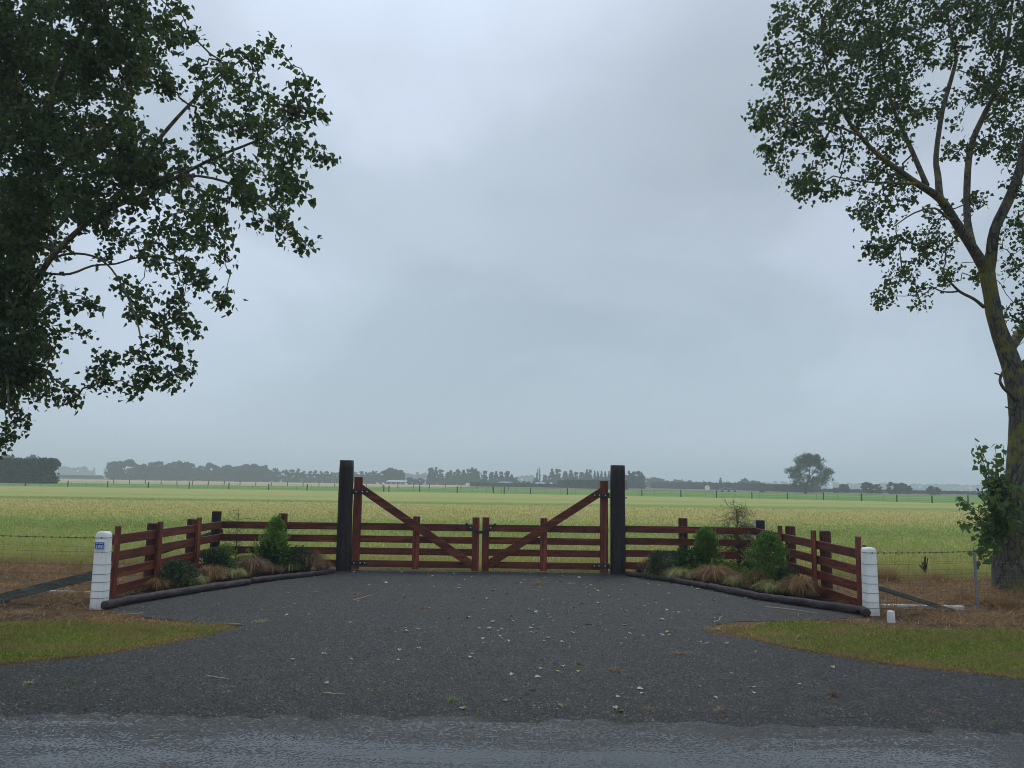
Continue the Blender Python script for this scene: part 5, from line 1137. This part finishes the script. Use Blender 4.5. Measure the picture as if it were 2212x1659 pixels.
def get_proto(kind, v):
    if (kind, v) in proto_me: return proto_me[(kind, v)]
    p = crown_points(kind, v); p[:, 2] = np.maximum(p[:, 2], .01); n = len(p); q = np.random.default_rng(v).normal(0, 1, (n, 3))
    tip = q / np.linalg.norm(q, axis=1, keepdims=True); side = np.cross(tip, np.random.default_rng(v + 5).normal(0, 1, (n, 3))); side /= np.linalg.norm(side, axis=1, keepdims=True)
    s_ = .056; vs = p[:, None] + s_ * (LEAF_DELTA[None, :, 0:1] * side[:, None] * 1.5 + LEAF_DELTA[None, :, 1:2] * tip[:, None])
    me = np_mesh('far_crown', vs.reshape(-1, 3), 6, LEAF_F, 4); me.materials.append(M[FM_[kind]])
    b = MB(); b.tube([(0, 0, -.01), (.01, 0, .25), (0, .01, .6), (.01, 0, .85)], [.032, .024, .015, .005], 7)
    for k in range(5): a = k * 1.3; b.tube([(0, 0, .2 + k * .1), (.2 * math.cos(a), .2 * math.sin(a), .4 + k * .1)], [.012, .004], 4, False)
    mt = bpy.data.meshes.new('far_trunk'); mt.from_pydata([tuple(x) for x in b.v], [], b.f); mt.update(); mt.materials.append(M['fartrunk'])
    proto_me[(kind, v)] = (me, mt); return proto_me[(kind, v)]
ORD = ['first', 'second', 'third', 'fourth', 'fifth', 'sixth', 'seventh', 'eighth', 'ninth', 'tenth', 'eleventh', 'twelfth', '13th', '14th', '15th', '16th', '17th', '18th', '19th', '20th', '21st', '22nd', '23rd', '24th']
KN = {'round': 'rounded', 'euc': 'tall gum', 'conifer': 'pointed conifer', 'pine': 'dark pine', 'column': 'slender'}
def far_tree(kind, px, top_py, w_px, Y, label, group, k=0, parts=True):
    x = ray(px, 1040).x / ray(px, 1040).y * Y; h = Z(px, top_py, Y).z; w = w_px * 1.15 * Y / 1646
    cr, tk = get_proto(kind, k % 3)
    root = bpy.data.objects.new('tree', None); COL.objects.link(root); root.location = (x, Y, 0); root.scale = (w / .92, w / .92, h / 1.02); root.rotation_euler.z = random.uniform(0, 6.28)
    tag(root, label, 'tree', group)
    for nm, me in (('crown', cr), ('trunk', tk)):
        o = bpy.data.objects.new(nm, me); COL.objects.link(o); o.parent = root
    return root
def row(spec, off, yoff, ys, Y, kind, where, group, jitY=8, sx=5.76):
    for i, (x, y, w) in enumerate(spec):
        nm = ORD[i] if i < len(ORD) else '%dth' % (i + 1)
        far_tree(kind if isinstance(kind, str) else kind[i % len(kind)], off + x / sx, yoff + y / sx, w / sx * 1.12, Y + random.uniform(-jitY, jitY), ('%s %s tree from the left, %s' if len(spec) > 1 else '%.0s%s tree %s') % (nm, KN[kind], where), group, i + len(spec))

row([(50, 118, 150), (130, 128, 90), (365, 122, 160)], 0, Y0, 1, 300, 'round', 'showing above the big left hedge', 'trees behind the left hedge')
row([(715, 292, 70), (800, 266, 110), (880, 285, 90), (940, 275, 90), (1030, 268, 90), (1100, 318, 80), (1310, 285, 60)], 0, Y0, 1, 1000, 'round', 'faint between the big hedge and the treeline', 'faint trees right of the left hedge')
row([(1155, 282, 45)], 0, Y0, 1, 950, 'conifer', 'faint in haze right of the big left hedge', 'faint trees right of the left hedge')
row([(1380, 205, 130), (1540, 176, 235), (1745, 236, 150), (1925, 205, 200), (2065, 225, 140), (2190, 196, 150)], 0, Y0, 1, 420, 'round', 'at the left end of the main treeline', 'main treeline left of the gate')
row([(1450, 280, 130), (1660, 290, 150), (1830, 300, 160), (2010, 290, 150), (2130, 290, 150)], 0, Y0, 1, 435, 'round', 'low behind the left end of the treeline', 'main treeline left of the gate')
row([(20, 228, 80), (130, 215, 190), (270, 262, 110), (420, 222, 180), (590, 250, 180), (720, 266, 160), (830, 238, 190), (930, 236, 190), (1060, 252, 110), (1120, 295, 110)], 384, Y0, 1, 430, 'round', 'in the middle of the main treeline', 'main treeline left of the gate')
row([(60, 300, 160), (200, 300, 160), (330, 300, 160), (500, 300, 170), (660, 310, 170), (780, 310, 170), (900, 310, 180), (1010, 320, 170)], 384, Y0, 1, 445, 'round', 'low behind the middle of the treeline', 'main treeline left of the gate')
row([(1215, 292, 110), (1330, 312, 120), (1420, 310, 130), (1490, 298, 60), (1560, 326, 110), (1640, 328, 90), (1710, 322, 80), (1780, 330, 90), (1850, 330, 90), (1920, 345, 100), (1990, 345, 100), (2060, 338, 90), (2130, 342, 90), (2200, 340, 90)], 384, Y0, 1, 440, 'pine', 'tapering down towards the left gate post', 'pine windbreak by the left gate post')
row([(60, 332, 100), (130, 340, 90), (185, 345, 90), (240, 325, 120), (290, 350, 60)], 768, Y0, 1, 440, 'pine', 'just right of the left gate post', 'pine windbreak by the left gate post')
row([(395, 296, 150), (450, 288, 190), (520, 315, 170), (555, 330, 110)], 768, Y0, 1, 420, 'round', 'in the clump above the left gate leaf', 'clump above the left gate leaf')
row([(600, 350, 50), (655, 352, 80), (710, 365, 60), (768, 340, 60), (830, 355, 60), (858, 345, 60)], 768, Y0, 1, 900, 'round', 'faint in haze right of the big clump', 'faint trees above the gate')
row([(672, 405, 78), (812, 412, 75), (740, 430, 60)], 768, Y0, 1, 380, 'round', 'standing small right of the long shed', 'small trees by the long shed')
row([(920, 290, 70), (945, 278, 80), (1000, 278, 70), (1055, 310, 100), (1140, 336, 80), (1185, 320, 90), (1230, 340, 60), (1280, 298, 90), (1340, 315, 90), (1400, 305, 80), (1455, 276, 80), (1495, 298, 80), (1520, 330, 60)], 768, Y0, 1, 430, 'euc', 'above the meeting stiles of the gate', 'gum trees above the gate')
row([(960, 390, 120), (1080, 390, 140), (1200, 395, 140), (1330, 390, 150), (1450, 380, 150)], 768, Y0, 1, 440, 'euc', 'low among the gums above the gate', 'gum trees above the gate')
row([(1545, 345, 26), (1565, 350, 26)], 768, Y0, 1, 700, 'column', 'faint between the two gum tree groups', 'slender poplars')
row([(1610, 325, 80), (1685, 335, 80), (1750, 330, 75), (1810, 335, 80), (1880, 323, 90), (1945, 373, 80), (2000, 405, 60)], 768, Y0, 1, 425, 'euc', 'right of the gate middle', 'gum trees right of the gate middle')
row([(1590, 430, 90), (2035, 458, 48), (2095, 455, 70), (2150, 458, 60)], 768, Y0, 1, 360, 'round', 'low before the gums right of middle', 'low round trees above the right gate leaf')
row([(2060, 385, 90), (2130, 378, 80), (2190, 380, 80), (2240, 400, 80)], 768, Y0, 1, 1100, 'round', 'faint in haze left of the two slender poplars', 'faint trees above the gate')
row([(53, 303, 28), (78, 288, 26), (40, 350, 24)], 1152, Y0, 1, 480, 'column', 'standing alone above the right gate leaf', 'slender poplars')
row([(20, 420, 60), (150, 370, 80), (230, 300, 80), (300, 303, 110), (400, 325, 85), (465, 318, 90), (530, 340, 80), (605, 335, 90), (668, 308, 70), (708, 310, 60)], 1152, Y0, 1, 440, 'euc', 'above the brace of the right gate leaf', 'trees above the right gate brace')
row([(60, 440, 90), (180, 430, 110), (330, 430, 140), (480, 420, 140), (600, 420, 140), (720, 420, 140)], 1152, Y0, 1, 450, 'round', 'low above the right gate brace', 'trees above the right gate brace')
row([(765, 330, 60), (805, 335, 60), (850, 330, 60), (895, 335, 60), (940, 332, 60), (985, 335, 60), (1030, 330, 60), (1080, 335, 60), (1130, 330, 60)], 1152, Y0, 1, 430, 'conifer', 'close to the right gate post', 'conifers at the right gate post')
row([(800, 400, 130), (900, 400, 130), (1000, 400, 130), (1100, 400, 130)], 1152, Y0, 1, 438, 'pine', 'filling in behind the right gate post', 'conifers at the right gate post')
row([(1195, 326, 100), (1250, 335, 100), (1300, 330, 110), (1340, 345, 90), (1230, 400, 130), (1330, 420, 100)], 1152, Y0, 1, 350, 'pine', 'in the clump by the right gate post', 'dark pines right of the right gate post')
row([(1430, 420, 100), (1480, 408, 110), (1530, 405, 120), (1580, 420, 110), (1640, 445, 120), (1700, 455, 110), (1790, 433, 110), (1850, 450, 120), (1940, 442, 70), (2050, 462, 110), (2110, 458, 80), (2190, 460, 90)], 1152, Y0, 1, 520, 'round', 'above the long hedge right of the gate', 'hazy trees above the right hedge')
row([(1500, 470, 160), (1600, 480, 160), (1700, 490, 160), (1800, 480, 160), (1900, 490, 160), (2000, 495, 160)], 1152, Y0, 1, 530, 'round', 'filling in low above the long hedge', 'hazy trees above the right hedge')
row([(1600, 425, 50), (1850, 430, 60), (1960, 440, 60), (2120, 445, 60)], 1152, Y0, 1, 1100, 'conifer', 'faint above the right hedge', 'hazy trees above the right hedge')
R6 = lambda s, Y, k, w, g_: row(s, 1536.1, Y0, 1, Y, k, w, g_, 6, 3.666)
R6([(40, 295, 25), (75, 264, 42)], 430, 'conifer', 'on the hedge line left of the lone tree', 'trees on the right hedge line')
R6([(120, 293, 60), (200, 300, 50), (235, 290, 50), (267, 264, 52), (310, 288, 60), (350, 284, 80), (385, 300, 40)], 440, 'round', 'on the hedge line left of the lone tree', 'trees on the right hedge line')
R6([(10, 300, 40), (420, 295, 50), (460, 300, 50), (510, 290, 45), (570, 288, 50), (610, 300, 50), (660, 305, 50), (900, 310, 60), (990, 298, 50), (1040, 312, 50), (1100, 300, 60), (1160, 305, 60), (1340, 305, 50), (1380, 300, 50), (1430, 305, 60), (1600, 308, 60), (1660, 310, 60), (1720, 312, 60), (1780, 310, 60), (1830, 312, 60), (1880, 310, 60), (1940, 312, 60), (2010, 315, 60), (2100, 315, 70)], 1150, 'round', 'in the faintest line at far right', 'faintest trees on the right horizon')
R6([(825, 300, 85)], 280, 'euc', 'half hidden behind the lone tree', 'separate paddock trees at right')
R6([(973, 340, 30), (1000, 340, 32), (1052, 309, 66)], 270, 'round', 'right of the lone tree in the paddock', 'separate paddock trees at right')
R6([(1235, 295, 76), (1305, 313, 74), (1440, 295, 78), (1500, 301, 80), (1552, 324, 62)], 255, 'round', 'in the two middle paddock clumps', 'separate paddock trees at right')
R6([(1733, 326, 50), (1783, 338, 60)], 245, 'round', 'of the last paddock clump by the leafy trunk', 'separate paddock trees at right')
hedge('hedge', hp(1152 + 350 / 5.76, 330), hp(1152 + 1120 / 5.76, 262), hh_(1270, Y0 + 458 / 5.76, 300), 3, 15000, 'long trimmed green hedge behind the right gate stile', .55, 'hedge', .25)
hedge('hedge', hp(1152 + 1500 / 5.76, 420), hp(1536 + 400 / 3.666, 330), hh_(1550, 1045.5, 380), 3, 12000, 'long hazy hedge between the pines and the lone tree', .7, 'hedge', .3)
hedge('hedge', hp(1536 + 300 / 3.666, 330), hp(1536 + 770 / 3.666, 262), hh_(1700, Y0 + 328 / 3.666, 290), 3, 14000, 'straight dark hedge directly behind the lone tree', .6, 'hedge', .25)
hedge('hedge', hp(1536 + 868 / 3.666, 310), hp(1536 + 2300 / 3.666, 285), hh_(1850, Y0 + 366 / 3.666, 300), 3, 16000, 'low straight hedge right of the lone tree', .6, 'hedge', .25)
hedge('hedge', hp(768 + 1420 / 5.76, 330), hp(1152 + 420 / 5.76, 320), 1.2, 2, 9000, 'very low hedge line before the farm buildings', .5, 'hedge', .2)
hedge('hedge', hp(119, 520), hp(217, 520), hh_(170, Y0 + 395 / 5.76, 520), 3, 9000, 'flat-topped hazy hedge between the big hedge and the treeline', .8, 'hedge', .2)

# lone paddock tree with open crown
YT = 212
tr = empty('tree', tuple(hp(1739, YT)), 'large lone open-crowned tree standing in the green pasture at right', 'tree')
def l6(pts): return [(Z(1645.8 + x / 5.76, 971 + y / 5.76, YT + dy), r * YT / 1646) for x, y, dy, r in pts]
TL = [l6([(540, 556, 0, 3.4), (545, 490, 0, 2.6), (550, 440, 0, 2.3), (575, 380, .5, 1.7), (590, 300, 1, 1.3), (600, 220, 1, .9), (610, 140, 1, .5)]),
      l6([(550, 440, 0, 1.8), (520, 400, -1, 1.2), (490, 340, -2, 1), (460, 270, -2, .7), (470, 180, -2, .4)]), l6([(490, 345, -2, .9), (420, 300, -3, .6), (350, 270, -3, .35)]),
      l6([(560, 430, 0, 1.6), (620, 390, 1, 1.1), (700, 350, 2, .8), (780, 310, 3, .5), (830, 300, 3, .3)]), l6([(580, 360, .5, 1), (640, 290, -1, .8), (690, 200, -1, .5), (700, 130, -1, .3)])]
b = MB()
for L in TL: b.tube([p for p, _ in smooth_limb(L)], [r for _, r in smooth_limb(L)], 8)
tips = []
for x, y, r in ((560, 105, 62), (470, 135, 50), (650, 115, 55), (700, 160, 50), (600, 170, 60), (520, 175, 55), (465, 225, 45), (430, 265, 40), (350, 255, 36), (330, 275, 22), (395, 320, 42), (470, 310, 40), (450, 385, 45), (420, 435, 28), (500, 430, 26), (560, 340, 30), (720, 225, 42), (800, 262, 42), (845, 300, 28), (760, 320, 48), (820, 365, 32), (740, 390, 45), (650, 370, 40), (610, 410, 34), (690, 430, 30), (530, 260, 30), (660, 270, 28), (855, 385, 14), (760, 430, 14), (550, 75, 26), (640, 90, 25)):
    n = int(r * r / 42)
    for _ in range(n):
        v = RNG.normal(0, 1, 3); v = v / np.linalg.norm(v) * RNG.uniform(.2, 1) ** .5 * r / 5.76 * YT / 1646
        c = Z(1645.8 + x / 5.76, 971 + y / 5.76, YT); dy = random.uniform(-2.5, 2.5); tips.append((c.x + v[0], c.y + dy + v[1], c.z + v[2]))
tips = np.array(tips); last, pv = tree_mesh(TL, tips, b, M['fartrunk'], tr, up=.05, tip_r=.018, jit=.1, nseg=3, seg=4, cap=.12)
k = 9; base = np.repeat(last, k, 0) + RNG.normal(0, .22, (len(last) * k, 3)); leaves('crown', base, RNG.normal(0, 1, base.shape), RNG.uniform(.16, .34, len(base)), M['lonetree'], tr)

# ------------------------------------------------------------------ far farm buildings and small things
M['roofpale'] = plain('pale_roof', (.33, .39, .43), .5, .1, .2); M['wallgrey'] = plain('shed_wall', (.24, .26, .26), .8, .15, .2); M['roofgrey'] = plain('grey_roof', (.13, .15, .17), .6, .15, .2); M['tank'] = plain('white_tank', (.8, .8, .78), .5, .05, 1)
def shed(px0, px1, py_top, Y, depth, roofm, label, cat='shed', hip=False):
    a, c = hp(px0, Y), hp(px1, Y); h = hh_((px0 + px1) / 2, py_top, Y); w = c[0] - a[0]; x0, x1 = a[0], c[0]; eh = h * .62
    root = empty(cat.replace(' ', '_'), (x0, Y, 0), label, cat); b = MB(); b.box(((x0 + x1) / 2, Y + depth / 2, eh / 2), (w, depth, eh)); b.build('wall', M['wallgrey'], root)
    b = MB(); i = w * .18 if hip else 0; o_ = .4
    vs = [(x0 - o_, Y - o_, eh), (x1 + o_, Y - o_, eh), (x1 + o_, Y + depth + o_, eh), (x0 - o_, Y + depth + o_, eh), (x0 + i, Y + depth / 2, h), (x1 - i, Y + depth / 2, h)]
    b.add(vs, [(0, 1, 5, 4), (2, 3, 4, 5), (1, 2, 5), (3, 0, 4), (3, 2, 1, 0)]); b.build('roof', roofm, root)
    b = MB()
    for k in range(4): b.box((x0 + w * (k + .5) / 4, Y - .04, eh * .45), (w / 8, .08, eh * .7))
    b.build('doorway', M['far_core'], root)
shed(768 + 380 / 5.76, 768 + 622 / 5.76, Y0 + 444 / 5.76, 395, 12, M['roofpale'], 'long low shed with a pale roof above the left gate leaf')
shed(768 + 1765 / 5.76, 768 + 1955 / 5.76, Y0 + 460 / 5.76, 400, 14, M['roofgrey'], 'grey hip-roofed house among gum trees right of the gate middle', 'house', True)
shed(1152 + 35 / 5.76, 1152 + 148 / 5.76, Y0 + 473 / 5.76, 430, 10, M['roofpale'], 'small shed with pale roof below the slender poplars')
shed(1152 + 215 / 5.76, 1152 + 235 / 5.76, Y0 + 474 / 5.76, 430, 5, M['roofpale'], 'tiny pale hut right of the small pale-roofed shed', 'hut')
x, Y, _ = hp(768 + 1395 / 5.76, 300); root = empty('water_tank', (x, Y, 0), 'white low water tank in front of the gum trees', 'tank'); b = MB(); r_ = 24 / 5.76 * Y / 1646
b.tube([(x, Y, 0), (x, Y, 1.15), (x, Y, 1.3), (x, Y, 1.35)], [r_, r_, r_ * .96, r_ * .3], 20); b.build('tank_wall', M['tank'], root)
x, Y, _ = hp(1152 + 2163 / 5.76, 215); root = empty('satellite_dish', (x, Y, 0), 'small white round dish at the foot of the hazy hedge', 'dish'); b = MB()
b.tube([(x, Y - .1, 1.15), (x, Y, 1.15), (x, Y + .12, 1.15)], [.75, .70, .3], 18); b.build('disc', M['tank'], root); b = MB(); b.tube([(x, Y + .15, 0), (x, Y + .15, 1.1)], .06, 8); b.build('stand', M['farpost'], root)
root = empty('irrigator', hp(1536 + 130 / 3.666, 225), 'long low irrigation boom left of the lone tree', 'irrigator'); 
x0, Y, _ = hp(1536 + 60 / 3.666, 225); x1 = hp(1536 + 215 / 3.666, 225)[0]; xm = (x0 + x1) / 2
b = MB(); b.tube([(x0, Y, .5), (x0 + 2, Y, 1.5), (xm, Y, .9), (x1 - 2, Y, 1.2), (x1, Y, .4)], .07, 6); b.tube([(x0, Y, .45), (x1, Y, .45)], .05, 6); b.build('boom', plain('galvanised', (.30, .32, .32), .5), root)
for xx in (x0 + 1, xm, x1 - 1):
    b = MB(); 
    b.tube([(xx, Y - .05, .32), (xx, Y + .05, .32)], .32, 14); b.build('wheel', M['farpost'], root)
for px, py, lb in ((768 + 268 / 5.76, 0, 'white sheep grazing left of the long pale shed'), (768 + 342 / 5.76, 0, 'white sheep grazing nearest the long pale shed'), (768 + 625 / 5.76, 0, 'white sheep grazing right of the long pale shed')):
    x, Y, _ = hp(px, 330); root = empty('sheep', (x, Y, 0), lb, 'sheep', 'sheep in the far paddock')
    b = MB()
    b.tube([(x - .58, Y, .55), (x - .45, Y, .62), (x - .1, Y, .62), (x + .3, Y, .62), (x + .48, Y, .60), (x + .60, Y, .50), (x + .74, Y, .36), (x + .88, Y, .24)], [.12, .26, .30, .30, .22, .13, .12, .05], 10)
    for lx in (-.36, .32):
        for ly in (-.12, .12): b.tube([(x + lx, Y + ly, .45), (x + lx + .02, Y + ly, .22), (x + lx, Y + ly, 0)], [.07, .045, .035], 6)
    b.build('body', M['tank'], root, True)
x, Y, _ = hp(1536 + 402 / 3.666, 235); b = MB(); b.tube([(x - .7, Y, .25), (x, Y, .55), (x + .7, Y, .25)], [.3, .5, .3], 8); tag(b.build('trough', M['farpost']), 'dark low water trough in the pasture left of the lone tree', 'trough')

# ------------------------------------------------------------------ haze
hb = MB(); hb.box((0, 950, 20), (4600, 2500, 42)); mh_, nt, out = new_mat('haze_air')
pv_ = N(nt, 'ShaderNodeVolumePrincipled'); pv_.inputs['Color'].default_value = (.86, .95, 1.0, 1); pv_.inputs['Density'].default_value = .00105; pv_.inputs['Anisotropy'].default_value = 0.0
nt.links.new(pv_.outputs[0], out.inputs['Volume'])
hz = hb.build('haze', mh_); tag(hz, 'pale rain haze over the far fields', 'haze', kind='stuff')
